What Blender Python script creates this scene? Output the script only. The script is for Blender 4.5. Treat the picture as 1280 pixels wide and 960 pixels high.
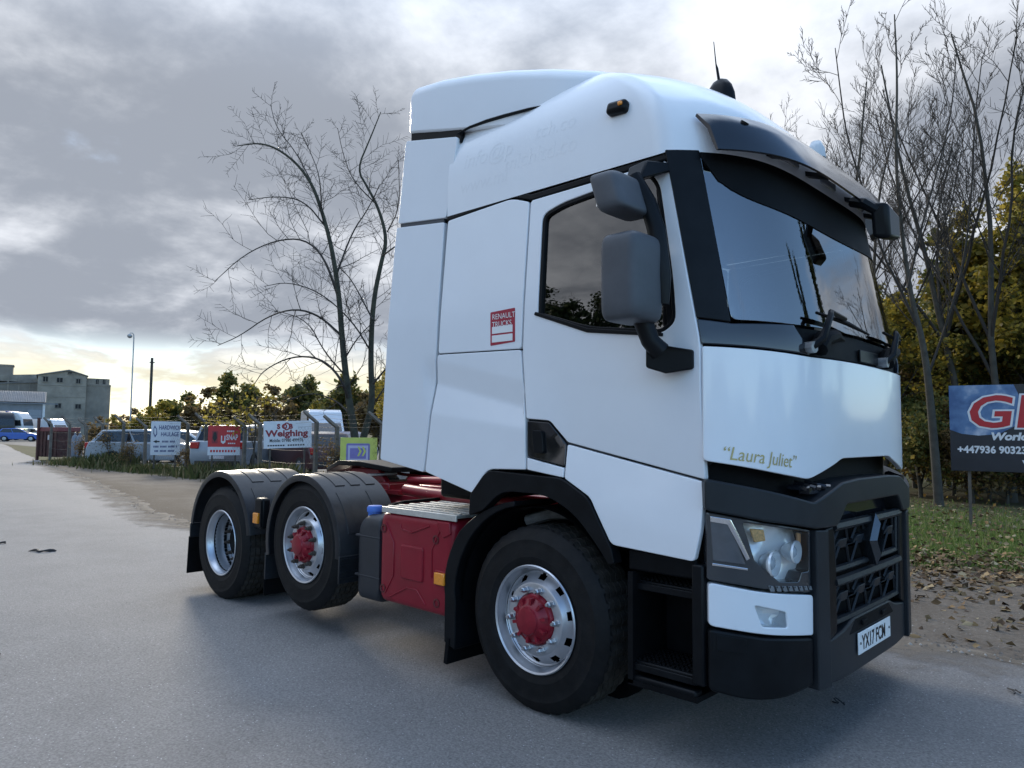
import bpy, bmesh, math, random
import numpy as np
from mathutils import Vector, Matrix, Euler
from mathutils.geometry import delaunay_2d_cdt
R = math.radians
PI = math.pi
random.seed(7)
rng = np.random.default_rng(7)
for o in list(bpy.data.objects):
    bpy.data.objects.remove(o)
scene = bpy.context.scene
COL = scene.collection

# ------------------------------------------------------------------ camera
CAM = Vector((2.778, -4.3206, 1.5559))
YAW, PITCH, ROLL, FPX = 2.3322, 0.0658, 0.0090, 914.3
_f = Vector((math.cos(PITCH) * math.cos(YAW), math.cos(PITCH) * math.sin(YAW), math.sin(PITCH)))
_r = Vector((math.sin(YAW), -math.cos(YAW), 0))
_u = _r.cross(_f)
CR = _r * math.cos(ROLL) + _u * math.sin(ROLL)
CU = -_r * math.sin(ROLL) + _u * math.cos(ROLL)
cd = bpy.data.cameras.new('camera')
cam = bpy.data.objects.new('camera', cd)
COL.objects.link(cam)
cam.matrix_world = Matrix(((CR.x, CU.x, -_f.x, CAM.x), (CR.y, CU.y, -_f.y, CAM.y), (CR.z, CU.z, -_f.z, CAM.z), (0, 0, 0, 1)))
cd.sensor_width = 36
cd.lens = FPX / 1280 * 36
cd.clip_start = 0.05
cd.clip_end = 6000
scene.camera = cam

# ------------------------------------------------------------------ world and sun
SUN_YAW, SUN_EL = R(158), R(19)
w = bpy.data.worlds.new('World')
scene.world = w
w.use_nodes = True
nt = w.node_tree
nt.nodes.clear()
def wn(t, **k):
    n = nt.nodes.new(t)
    for a, b in k.items():
        setattr(n, a, b)
    return n
def wl(a, b):
    nt.links.new(a, b)
def wmath(op, a, b=None, c=None):
    n = wn('ShaderNodeMath', operation=op)
    for i, q in enumerate((a, b, c)):
        if q is None:
            continue
        if isinstance(q, (int, float)):
            n.inputs[i].default_value = q
        else:
            wl(q, n.inputs[i])
    return n.outputs[0]
def wstep(x, lo, hi):
    n = wn('ShaderNodeMapRange', interpolation_type='SMOOTHSTEP')
    wl(x, n.inputs[0])
    n.inputs[1].default_value = lo
    n.inputs[2].default_value = hi
    return n.outputs[0]
def wmix(fac, a, b):
    n = wn('ShaderNodeMix', data_type='RGBA')
    if isinstance(fac, (int, float)):
        n.inputs[0].default_value = fac
    else:
        wl(fac, n.inputs[0])
    for i, q in ((6, a), (7, b)):
        if isinstance(q, tuple):
            n.inputs[i].default_value = (*q, 1)
        else:
            wl(q, n.inputs[i])
    return n.outputs[2]
sky = wn('ShaderNodeTexSky', sky_type='NISHITA', sun_disc=False)
sky.sun_elevation = SUN_EL
sky.sun_rotation = R(90) - SUN_YAW
sky.air_density, sky.dust_density, sky.ozone_density = 1.0, 0.12, 3.0
tc = wn('ShaderNodeTexCoord')
sp = wn('ShaderNodeSeparateXYZ')
wl(tc.outputs['Generated'], sp.inputs[0])
zz = wmath('ADD', wmath('MAXIMUM', sp.outputs[2], 0.0), 0.24)
cu = wmath('DIVIDE', sp.outputs[0], zz)
cv = wmath('DIVIDE', sp.outputs[1], zz)
cb = wn('ShaderNodeCombineXYZ')
wl(cu, cb.inputs[0]); wl(cv, cb.inputs[1])
def wnoise(scale, detail, rough, off, dist=0.0):
    m = wn('ShaderNodeMapping')
    wl(cb.outputs[0], m.inputs[0])
    m.inputs[1].default_value = off
    n = wn('ShaderNodeTexNoise')
    n.inputs['Scale'].default_value = scale
    n.inputs['Detail'].default_value = detail
    n.inputs['Roughness'].default_value = rough
    n.inputs['Distortion'].default_value = dist
    wl(m.outputs[0], n.inputs['Vector'])
    return n.outputs[0]
n1 = wnoise(0.75, 9, 0.56, (3.1, 1.7, 0), 0.1)      # cloud masses
n2 = wnoise(2.2, 9, 0.57, (9.3, 4.2, 2), 0.12)        # light and dark bellies
n3 = wnoise(0.28, 3, 0.5, (1.3, 7.7, 5))             # wide weather
# the cloud deck lies thick towards the low sun and breaks up into blue on the opposite half of the sky
away = wmath('ADD', wmath('MULTIPLY', sp.outputs[0], -math.cos(SUN_YAW)), wmath('MULTIPLY', sp.outputs[1], -math.sin(SUN_YAW)))
cleara = wmath('ADD', wmath('MULTIPLY', sp.outputs[0], math.cos(R(-10))), wmath('MULTIPLY', sp.outputs[1], math.sin(R(-10))))   # where the deck has broken up
opp = wstep(away, -0.55, 0.45)
thr = wmath('ADD', 0.235, wmath('MULTIPLY', wstep(cleara, -0.30, 0.45), 0.35))
cov = wstep(wmath('SUBTRACT', wmath('ADD', n1, wmath('MULTIPLY', wmath('SUBTRACT', n3, 0.5), 0.35)), thr), 0.0, 0.14)
gap = wstep(sp.outputs[2], 0.015, 0.13)               # the clear band along the horizon
streak = wmath('ADD', 0.72, wmath('MULTIPLY', wstep(n2, 0.42, 0.58), 0.25))
cov = wmath('MULTIPLY', cov, wmath('MAXIMUM', gap, streak))
belly = wstep(wmath('ADD', wmath('MULTIPLY', n2, 0.70), wmath('MULTIPLY', n1, 0.30)), 0.42, 0.66)
high = wstep(sp.outputs[2], 0.38, 0.95)
dark = wmix(high, (1.12, 1.23, 1.44), (3.4, 4.2, 5.6))
light = wmix(high, (3.1, 3.2, 3.4), (5.6, 6.8, 8.6))
cloud = wmix(belly, dark, light)
# thin cloud along the horizon takes the colour of the low sun behind it
tos = wmath('MULTIPLY', wstep(away, -0.2, -0.95), wmath('SUBTRACT', 1.0, wstep(sp.outputs[2], 0.03, 0.13)))
cloud = wmix(tos, cloud, wmix(belly, (1.75, 1.55, 1.20), (3.9, 3.4, 2.05)))
cm = wn('ShaderNodeVectorMath', operation='SCALE')
wl(cloud, cm.inputs[0])
wl(wmath('ADD', 1.0, wmath('MULTIPLY', opp, 0.45)), cm.inputs[3])      # front-lit clouds opposite the sun are brighter
skyc = wmix(cov, sky.outputs[0], cm.outputs[0])
bg = wn('ShaderNodeBackground')
wl(skyc, bg.inputs[0])
bg.inputs[1].default_value = 0.15
wo = wn('ShaderNodeOutputWorld')
wl(bg.outputs[0], wo.inputs[0])

sd = bpy.data.lights.new('sun', 'SUN')
sd.energy = 1.5
sd.angle = R(10)
sd.color = (1.0, 0.90, 0.74)
sun = bpy.data.objects.new('sun', sd)
COL.objects.link(sun)
sdir = Vector((math.cos(SUN_YAW) * math.cos(SUN_EL), math.sin(SUN_YAW) * math.cos(SUN_EL), math.sin(SUN_EL)))
sun.rotation_euler = sdir.to_track_quat('Z', 'Y').to_euler()
sun.location = (-20, 10, 30)

scene.view_settings.view_transform = 'Standard'
scene.view_settings.look = 'None'
scene.view_settings.gamma = 1
scene.view_settings.use_curve_mapping = False
scene.view_settings.exposure = 1.13
scene.render.engine = 'CYCLES'
scene.cycles.max_bounces = 8
scene.cycles.transparent_max_bounces = 12

# ------------------------------------------------------------------ materials
MATS = {}
def mat(name, col, rough=0.5, metal=0.0, var=0.12, vscale=6.0, bump=0.0, bscale=60.0, coat=0.0, spec=0.5, rvar=0.1, col2=None, dirt=0.0, emis=None, sub=None):
    """procedural principled material: mottled colour, mottled gloss, optional fine relief and grime"""
    if name in MATS:
        return MATS[name]
    m = bpy.data.materials.new(name)
    m.use_nodes = True
    t = m.node_tree
    b = t.nodes['Principled BSDF']
    tcn = t.nodes.new('ShaderNodeTexCoord')
    nz = t.nodes.new('ShaderNodeTexNoise')
    nz.inputs['Scale'].default_value = vscale
    nz.inputs['Detail'].default_value = 6
    nz.inputs['Roughness'].default_value = 0.6
    t.links.new(tcn.outputs['Object'], nz.inputs['Vector'])
    rp = t.nodes.new('ShaderNodeValToRGB')
    c1 = tuple(c * (1 - var) for c in col)
    c2 = col2 if col2 else tuple(min(1, c * (1 + var)) for c in col)
    rp.color_ramp.elements[0].position = 0.32
    rp.color_ramp.elements[1].position = 0.68
    rp.color_ramp.elements[0].color = (*c1, 1)
    rp.color_ramp.elements[1].color = (*c2, 1)
    t.links.new(nz.outputs[0], rp.inputs[0])
    out = rp.outputs[0]
    if dirt:
        n2_ = t.nodes.new('ShaderNodeTexNoise')
        n2_.inputs['Scale'].default_value = vscale * 2.3
        n2_.inputs['Detail'].default_value = 9
        n2_.inputs['Roughness'].default_value = 0.7
        t.links.new(tcn.outputs['Object'], n2_.inputs['Vector'])
        mr = t.nodes.new('ShaderNodeMapRange')
        mr.inputs[1].default_value = 0.45
        mr.inputs[2].default_value = 0.8
        mr.inputs[4].default_value = dirt
        t.links.new(n2_.outputs[0], mr.inputs[0])
        mx = t.nodes.new('ShaderNodeMix')
        mx.data_type = 'RGBA'
        t.links.new(mr.outputs[0], mx.inputs[0])
        t.links.new(out, mx.inputs[6])
        mx.inputs[7].default_value = (0.16, 0.13, 0.10, 1)
        out = mx.outputs[2]
    t.links.new(out, b.inputs['Base Color'])
    mr2 = t.nodes.new('ShaderNodeMapRange')
    mr2.inputs[3].default_value = max(0.02, rough * (1 - rvar))
    mr2.inputs[4].default_value = min(1, rough * (1 + rvar))
    t.links.new(nz.outputs[0], mr2.inputs[0])
    t.links.new(mr2.outputs[0], b.inputs['Roughness'])
    b.inputs['Metallic'].default_value = metal
    b.inputs['Specular IOR Level'].default_value = spec
    b.inputs['Coat Weight'].default_value = coat
    b.inputs['Coat Roughness'].default_value = 0.09
    if bump:
        nb = t.nodes.new('ShaderNodeTexNoise')
        nb.inputs['Scale'].default_value = bscale
        nb.inputs['Detail'].default_value = 5
        t.links.new(tcn.outputs['Object'], nb.inputs['Vector'])
        bp = t.nodes.new('ShaderNodeBump')
        bp.inputs['Strength'].default_value = bump
        bp.inputs['Distance'].default_value = 0.02
        t.links.new(nb.outputs[0], bp.inputs['Height'])
        t.links.new(bp.outputs[0], b.inputs['Normal'])
    if emis:
        b.inputs['Emission Color'].default_value = (*emis[0], 1)
        b.inputs['Emission Strength'].default_value = emis[1]
    MATS[name] = m
    return m

def glass_mat(name, tint, rough=0.01, ior=1.5):
    m = bpy.data.materials.new(name)
    m.use_nodes = True
    t = m.node_tree
    t.nodes.clear()
    o = t.nodes.new('ShaderNodeOutputMaterial')
    mx = t.nodes.new('ShaderNodeMixShader')
    fr = t.nodes.new('ShaderNodeFresnel')
    fr.inputs[0].default_value = ior
    tr = t.nodes.new('ShaderNodeBsdfTransparent')
    nz = t.nodes.new('ShaderNodeTexNoise')
    nz.inputs['Scale'].default_value = 3
    rp = t.nodes.new('ShaderNodeValToRGB')
    rp.color_ramp.elements[0].color = (*[c * .93 for c in tint], 1)
    rp.color_ramp.elements[1].color = (*tint, 1)
    t.links.new(nz.outputs[0], rp.inputs[0])
    t.links.new(rp.outputs[0], tr.inputs[0])
    gl = t.nodes.new('ShaderNodeBsdfGlossy')
    gl.inputs['Roughness'].default_value = rough
    t.links.new(fr.outputs[0], mx.inputs[0])
    t.links.new(tr.outputs[0], mx.inputs[1])
    t.links.new(gl.outputs[0], mx.inputs[2])
    t.links.new(mx.outputs[0], o.inputs[0])
    return m

def attr_mat(name, stops, rough=0.6, trans=0.0, spec=0.3):
    """colour from the per-leaf random number stored on the mesh"""
    m = bpy.data.materials.new(name)
    m.use_nodes = True
    t = m.node_tree
    b = t.nodes['Principled BSDF']
    a = t.nodes.new('ShaderNodeAttribute')
    a.attribute_name = 'rnd'
    rp = t.nodes.new('ShaderNodeValToRGB')
    els = rp.color_ramp.elements
    while len(els) < len(stops):
        els.new(0.5)
    for e, (p, c) in zip(els, stops):
        e.position = p
        e.color = (*c, 1)
    t.links.new(a.outputs['Fac'], rp.inputs[0])
    t.links.new(rp.outputs[0], b.inputs['Base Color'])
    b.inputs['Roughness'].default_value = rough
    b.inputs['Specular IOR Level'].default_value = spec
    if trans:
        tl = t.nodes.new('ShaderNodeBsdfTranslucent')
        t.links.new(rp.outputs[0], tl.inputs[0])
        mx = t.nodes.new('ShaderNodeMixShader')
        mx.inputs[0].default_value = trans
        t.links.new(b.outputs[0], mx.inputs[1])
        t.links.new(tl.outputs[0], mx.inputs[2])
        t.links.new(mx.outputs[0], t.nodes['Material Output'].inputs[0])
    return m

WHITE = mat('white_paint', (0.78, 0.80, 0.83), 0.32, var=0.015, vscale=3, coat=0.55, rvar=0.25, dirt=0.015)
FAIR = mat('white_gelcoat', (0.72, 0.745, 0.78), 0.32, var=0.02, vscale=2, coat=0.25, rvar=0.2)
BLACK = mat('black_plastic', (0.0065, 0.0075, 0.009), 0.34, spec=0.14, var=0.25, vscale=8, bump=0.05, bscale=400)
MATTE = mat('matte_black_plastic', (0.0045, 0.005, 0.006), 0.6, spec=0.1, var=0.3, vscale=9, bump=0.1, bscale=300)
GUARD = mat('mudguard_plastic', (0.015, 0.017, 0.021), 0.36, spec=0.32, var=0.25, vscale=7, bump=0.06, bscale=250, dirt=0.10)
GREYP = mat('grey_plastic', (0.060, 0.066, 0.077), 0.50, var=0.12, vscale=10, bump=0.08, bscale=500)
BUMPER = mat('dark_grey_bumper', (0.019, 0.022, 0.026), 0.42, spec=0.22, var=0.12, vscale=6, bump=0.05, bscale=500)
GLOSSB = mat('gloss_black', (0.008, 0.009, 0.012), 0.10, var=0.2, coat=0.5)
RED = mat('red_chassis_paint', (0.235, 0.012, 0.022), 0.38, var=0.16, vscale=5, coat=0.25, dirt=0.12)
REDT = mat('red_tank_paint', (0.235, 0.010, 0.022), 0.34, spec=0.28, var=0.12, vscale=4, coat=0.06, dirt=0.05)
RUBBER = mat('tyre_rubber', (0.0085, 0.009, 0.010), 0.55, spec=0.16, var=0.3, vscale=9, bump=0.12, bscale=180, dirt=0.05)
TREAD = mat('tyre_tread_rubber', (0.042, 0.039, 0.036), 0.85, spec=0.1, var=0.3, vscale=12, bump=0.2, bscale=120, dirt=0.15)
ALU = mat('silver_wheel', (0.50, 0.52, 0.56), 0.34, metal=0.75, var=0.08, vscale=8, rvar=0.3, dirt=0.08)
CHROME = mat('chrome', (0.75, 0.77, 0.80), 0.12, metal=1.0, var=0.04)
STEEL = mat('dull_steel', (0.30, 0.30, 0.30), 0.45, metal=0.7, var=0.25, vscale=20, dirt=0.2)
RUST = mat('rusty_nut', (0.05, 0.038, 0.03), 0.75, var=0.4, vscale=40)
CHEQ = mat('tread_plate', (0.42, 0.41, 0.38), 0.5, metal=0.35, var=0.35, vscale=18, bump=0.2, bscale=90, dirt=0.35)
AMBER = mat('amber_lens', (0.80, 0.27, 0.02), 0.18, var=0.15, vscale=60, coat=0.5)
BLUECAP = mat('blue_cap', (0.05, 0.16, 0.55), 0.4, var=0.1)
TANKP = mat('dark_tank_plastic', (0.018, 0.021, 0.027), 0.5, var=0.2, vscale=6, bump=0.05, bscale=200)
GLASS = glass_mat('window_glass', (0.22, 0.30, 0.33), ior=3.2)
SIDEGLASS = glass_mat('side_glass', (0.16, 0.19, 0.20), ior=2.6)
LENS = glass_mat('lamp_lens', (0.95, 0.96, 0.97), ior=1.4)
DARKGL = mat('dark_glass', (0.015, 0.018, 0.022), 0.05, var=0.2, coat=0.3)
CABIN = mat('cab_interior', (0.030, 0.032, 0.036), 0.75, var=0.2)
SEAT = mat('seat_fabric', (0.05, 0.052, 0.06), 0.9, var=0.2, bump=0.2, bscale=200)
YELPL = mat('white_plate', (0.78, 0.79, 0.78), 0.35, var=0.02)
INK = mat('black_ink', (0.01, 0.01, 0.012), 0.5, var=0.1)
GOLD = mat('gold_lettering', (0.42, 0.36, 0.16), 0.4, metal=0.3, var=0.15, vscale=60)
GHOST = mat('ghost_lettering', (0.80, 0.82, 0.85), 0.24, var=0.015, coat=0.6)
LAMPR = mat('lamp_reflector', (0.90, 0.92, 0.94), 0.25, metal=0.25, var=0.05)
STICK = mat('red_sticker', (0.36, 0.02, 0.045), 0.4, var=0.05)

# ------------------------------------------------------------------ mesh helpers
def link(o, parent=None):
    COL.objects.link(o)
    if parent is not None:
        o.parent = parent
    return o
def tag(o, label, cat, group=None, kind=None):
    if label:
        o['label'] = label
    if cat:
        o['category'] = cat
    if group:
        o['group'] = group
    if kind:
        o['kind'] = kind
    return o
def thing(name, label, cat, loc=(0, 0, 0), rz=0.0, group=None):
    o = bpy.data.objects.new(name, None)
    o.empty_display_size = 0.2
    o.location = loc
    o.rotation_euler = (0, 0, rz)
    link(o)
    return tag(o, label, cat, group)
def copy_tree(o, parent=None):
    c = o.copy()
    COL.objects.link(c)
    c.parent = parent
    for ch in o.children:
        copy_tree(ch, c)
    return c

class MB:
    def __init__(s):
        s.v = []
        s.f = []
    def add(s, v, f):
        n = len(s.v)
        s.v += [tuple(p) for p in v]
        s.f += [tuple(i + n for i in q) for q in f]
        return s
    def box(s, c, d, rot=None):
        hx, hy, hz = d[0] / 2, d[1] / 2, d[2] / 2
        P = [Vector((x, y, z)) for x in (-hx, hx) for y in (-hy, hy) for z in (-hz, hz)]
        if rot:
            e = Euler(rot).to_matrix()
            P = [e @ p for p in P]
        C = Vector(c)
        return s.add([p + C for p in P], [(0, 1, 3, 2), (4, 6, 7, 5), (0, 4, 5, 1), (2, 3, 7, 6), (0, 2, 6, 4), (1, 5, 7, 3)])
    def prism(s, poly, vec):
        n = len(poly)
        A = [Vector(p) for p in poly]
        B = [p + Vector(vec) for p in A]
        f = [tuple(range(n))[::-1], tuple(range(n, 2 * n))] + [(i, (i + 1) % n, n + (i + 1) % n, n + i) for i in range(n)]
        return s.add(A + B, f)
    def loft(s, rings, closed=True, caps=True):
        n = len(rings[0])
        v = [p for r_ in rings for p in r_]
        f = []
        m = n if closed else n - 1
        for i in range(len(rings) - 1):
            for j in range(m):
                k = (j + 1) % n
                f.append((i * n + j, i * n + k, (i + 1) * n + k, (i + 1) * n + j))
        if caps and closed:
            f.append(tuple(range(n))[::-1])
            f.append(tuple(range((len(rings) - 1) * n, len(rings) * n)))
        return s.add(v, f)
    def tube(s, path, r, n=8, caps=True):
        P = [Vector(p) for p in path]
        rs = r if isinstance(r, (list, tuple)) else [r] * len(P)
        rings = []
        up = None
        for i, p in enumerate(P):
            d = (P[min(i + 1, len(P) - 1)] - P[max(i - 1, 0)])
            if d.length < 1e-9:
                d = Vector((0, 0, 1))
            d.normalize()
            if up is None:
                up = d.orthogonal().normalized()
            else:
                up = (up - d * up.dot(d))
                up = up.normalized() if up.length > 1e-6 else d.orthogonal().normalized()
            sd_ = d.cross(up)
            rings.append([p + (up * math.cos(2 * PI * k / n) + sd_ * math.sin(2 * PI * k / n)) * rs[i] for k in range(n)])
        return s.loft(rings, True, caps)
    def lathe(s, prof, n=32, org=(0, 0, 0), a0=0.0, a1=2 * PI, axis='y', skip=None):
        """profile of (radius, height along axis)"""
        O = Vector(org)
        full = abs(a1 - a0 - 2 * PI) < 1e-6
        m = n if full else n + 1
        v = []
        for i in range(m):
            a = a0 + (a1 - a0) * i / n
            c, sn = math.cos(a), math.sin(a)
            for r_, h in prof:
                if axis == 'y':
                    v.append(O + Vector((r_ * c, h, r_ * sn)))
                elif axis == 'x':
                    v.append(O + Vector((h, r_ * c, r_ * sn)))
                else:
                    v.append(O + Vector((r_ * c, r_ * sn, h)))
        k = len(prof)
        f = []
        for i in range(n):
            j = (i + 1) % m
            for q in range(k - 1):
                if skip and skip(i, q):
                    continue
                f.append((i * k + q, i * k + q + 1, j * k + q + 1, j * k + q))
        return s.add(v, f)
    def build(s, name, m, parent=None, bevel=0.0, smooth=35, loc=None, seg=2):
        me = bpy.data.meshes.new(name)
        me.from_pydata(s.v, [], s.f)
        me.update()
        bm = bmesh.new()
        bm.from_mesh(me)
        bmesh.ops.recalc_face_normals(bm, faces=bm.faces)
        bm.to_mesh(me)
        bm.free()
        if smooth:
            me.shade_smooth()
            me.set_sharp_from_angle(angle=R(smooth))
        me.materials.append(m)
        o = bpy.data.objects.new(name, me)
        if loc is not None:
            o.location = loc
        link(o, parent)
        if bevel:
            b = o.modifiers.new('bevel', 'BEVEL')
            b.width = bevel
            b.segments = seg
            b.limit_method = 'ANGLE'
            b.angle_limit = R(30)
        return o

def rpoly(pts, r=0.03, n=4):
    """round the corners of a polygon; a point may carry its own radius as third value"""
    out = []
    m = len(pts)
    for i in range(m):
        p = Vector(pts[i][:2])
        rr = pts[i][2] if len(pts[i]) > 2 else r
        a = Vector(pts[i - 1][:2]) - p
        b = Vector(pts[(i + 1) % m][:2]) - p
        la, lb = a.length, b.length
        a.normalize(); b.normalize()
        t = min(rr, la * .45, lb * .45)
        if t < 1e-4:
            out.append(tuple(p))
            continue
        s_, e_ = p + a * t, p + b * t
        for k in range(n + 1):
            q = k / n
            out.append(tuple(s_ * (1 - q) ** 2 + p * 2 * q * (1 - q) + e_ * q * q))
    return out
def area2(p):
    return sum(p[i][0] * p[(i + 1) % len(p)][1] - p[(i + 1) % len(p)][0] * p[i][1] for i in range(len(p))) / 2
def resample(p, g):
    out = []
    for i in range(len(p)):
        a, b = Vector(p[i]), Vector(p[(i + 1) % len(p)])
        L = (b - a).length
        if L < 1e-6:
            continue
        k = max(1, int(math.ceil(L / g)))
        out += [a + (b - a) * (j / k) for j in range(k)]
    return out
def inset(p, d):
    out = []
    n = len(p)
    for i in range(n):
        e1 = (p[i] - p[i - 1]).normalized()
        e2 = (p[(i + 1) % n] - p[i]).normalized()
        n1_, n2_ = Vector((-e1.y, e1.x)), Vector((-e2.y, e2.x))
        b = n1_ + n2_
        if b.length < 1e-6:
            b = n1_
        b.normalize()
        out.append(p[i] + b * d / max(0.5, b.dot(n1_)))
    return out
def inside(pt, poly):
    x, y = pt
    c = False
    j = len(poly) - 1
    for i in range(len(poly)):
        xi, yi = poly[i]
        xj, yj = poly[j]
        if (yi > y) != (yj > y) and x < (xj - xi) * (y - yi) / (yj - yi) + xi:
            c = not c
        j = i
    return c
def panel(name, outline, fn, m, parent, holes=(), th=0.03, ed=0.005, grid=0.06, lift=0.0, smooth=20):
    """a curved sheet-metal panel: outline in surface coordinates, rounded rim, returned edge"""
    rims = []
    op = [Vector(q) for q in outline]
    if area2(op) < 0:
        op.reverse()
    rims.append(resample(op, grid))
    for h in holes:
        hp = [Vector(q) for q in h]
        if area2(hp) > 0:
            hp.reverse()
        rims.append(resample(hp, grid))
    ins = [inset(r_, ed) for r_ in rims]
    pts, edges = [], []
    for r_ in ins:
        b = len(pts)
        pts += r_
        edges += [(b + i, b + (i + 1) % len(r_)) for i in range(len(r_))]
    nb = len(pts)
    xs = [p.x for p in ins[0]]; ys = [p.y for p in ins[0]]
    far = [inset(r_, grid * .45) for r_ in ins]
    x = min(xs) + grid / 2
    while x < max(xs):
        y = min(ys) + grid / 2
        while y < max(ys):
            if inside((x, y), far[0]) and not any(inside((x, y), h) for h in far[1:]):
                pts.append(Vector((x, y)))
            y += grid
        x += grid
    V, E_, Fc, ov, oe, of = delaunay_2d_cdt(pts, edges, [], 0, 1e-5)
    o2n = {}
    for i, l in enumerate(ov):
        for q in l:
            o2n[q] = i
    F = []
    for t in Fc:
        c = ((V[t[0]].x + V[t[1]].x + V[t[2]].x) / 3, (V[t[0]].y + V[t[1]].y + V[t[2]].y) / 3)
        if inside(c, ins[0]) and not any(inside(c, h) for h in ins[1:]):
            F.append(tuple(t))
    v3 = [fn(p.x, p.y, lift) for p in V]
    f3 = list(F)
    b = 0
    for r_, i_ in zip(rims, ins):
        n = len(r_)
        top = [o2n[b + k] for k in range(n)]
        mid = [r_[k] + (i_[k] - r_[k]) * 0.3 for k in range(n)]
        s0 = len(v3)
        v3 += [fn(p.x, p.y, lift - ed * 0.3) for p in mid]
        s1 = len(v3)
        v3 += [fn(p.x, p.y, lift - ed) for p in r_]
        s2 = len(v3)
        v3 += [fn(p.x, p.y, lift - th) for p in r_]
        for k in range(n):
            q = (k + 1) % n
            f3 += [(top[k], s0 + k, s0 + q, top[q]), (s0 + k, s1 + k, s1 + q, s0 + q), (s1 + k, s2 + k, s2 + q, s1 + q)]
        b += n
    mb = MB()
    mb.v = [tuple(p) for p in v3]
    mb.f = f3
    return mb.build(name, m, parent, smooth=smooth)

def text_mesh(body, size, shear=0.0, bold=0.0, sx=1.0, align='LEFT', extr=0.0):
    c = bpy.data.curves.new('txt', 'FONT')
    c.body = body
    c.size = size
    c.shear = shear
    c.offset = bold
    c.extrude = extr
    c.align_x = align
    c.resolution_u = 3
    o = bpy.data.objects.new('txt', c)
    COL.objects.link(o)
    bpy.context.view_layer.update()
    dg = bpy.context.evaluated_depsgraph_get()
    me = bpy.data.meshes.new_from_object(o.evaluated_get(dg))
    bpy.data.objects.remove(o)
    bpy.data.curves.remove(c)
    for v in me.vertices:
        v.co.x *= sx
    return me
def put_text(name, body, size, place, m, parent, **k):
    """place(x, y) maps flat text coordinates onto the carrying surface"""
    me = text_mesh(body, size, **k)
    for v in me.vertices:
        v.co = place(v.co.x, v.co.y)
    me.name = name
    me.materials.clear()
    me.materials.append(m)
    o = bpy.data.objects.new(name, me)
    return link(o, parent)

# ================================================================== THE LORRY
lorry = thing('lorry', 'white tractor unit with red fuel tank, red chassis and black mudguards on the road', 'lorry', (0, 0, 0))

def lin(x, pts):
    if x <= pts[0][0]:
        return pts[0][1]
    for (a, b), (c, d) in zip(pts, pts[1:]):
        if x <= c:
            return b + (d - b) * (x - a) / (c - a)
    return pts[-1][1]
def sstep(x, a, b):
    t = max(0, min(1, (x - a) / (b - a)))
    return t * t * (3 - 2 * t)
YC = 1.235
def xcor(z):
    return 1.065 if z < 2 else 1.065 - (z - 2) * 0.197
def Wd(x, z):
    """half width of the cab side"""
    w_ = 1.247
    if x > 0.3:
        w_ -= 0.012 * ((x - 0.3) / 0.76) ** 2
    if z > 2.3:
        w_ -= 0.022 * (z - 2.3) / 0.65
    if x > -0.06:                                        # door: hollow above the rising crease, kicked out below it
        dz = z - (1.497 - 0.196 * (x - 0.235))
        k = sstep(x, -0.05, 0.3)
        if dz > 0:
            w_ -= 0.038 * k * max(0, 1 - dz / 0.46) ** 1.7
        else:
            w_ -= 0.038 * k * max(0, 1 + dz / 0.30) ** 1.3
    elif x > -0.95:                                      # lower sleeper panel: one long slanted fold
        dz = z - (1.70 - 0.22 * (x + 0.06))
        k = sstep(-x, 0.05, 0.10)
        if z < 2.06:
            if dz > 0:
                w_ -= 0.024 * max(0, 1 - dz / 0.15)
            else:
                w_ -= 0.024 * max(0, 1 + dz / (0.12 + 0.10 * max(0, -x)))
    return w_
def side(s):
    def fn(x, z, d=0.0):
        return Vector((x, s * (Wd(x, z) + d), z))
    return fn
def front(y, z, d=0.0):
    t = max(-1.0, min(1.0, y / YC))
    x = xcor(z) + 0.33 * (1 - abs(t) ** 4.5)
    sl = -0.33 * 4.5 * abs(t) ** 3.5 / YC * (1 if t > 0 else -1)
    n = Vector((1, -sl, 0.0))
    n.normalize()
    return Vector((x, y, z)) + n * d
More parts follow.
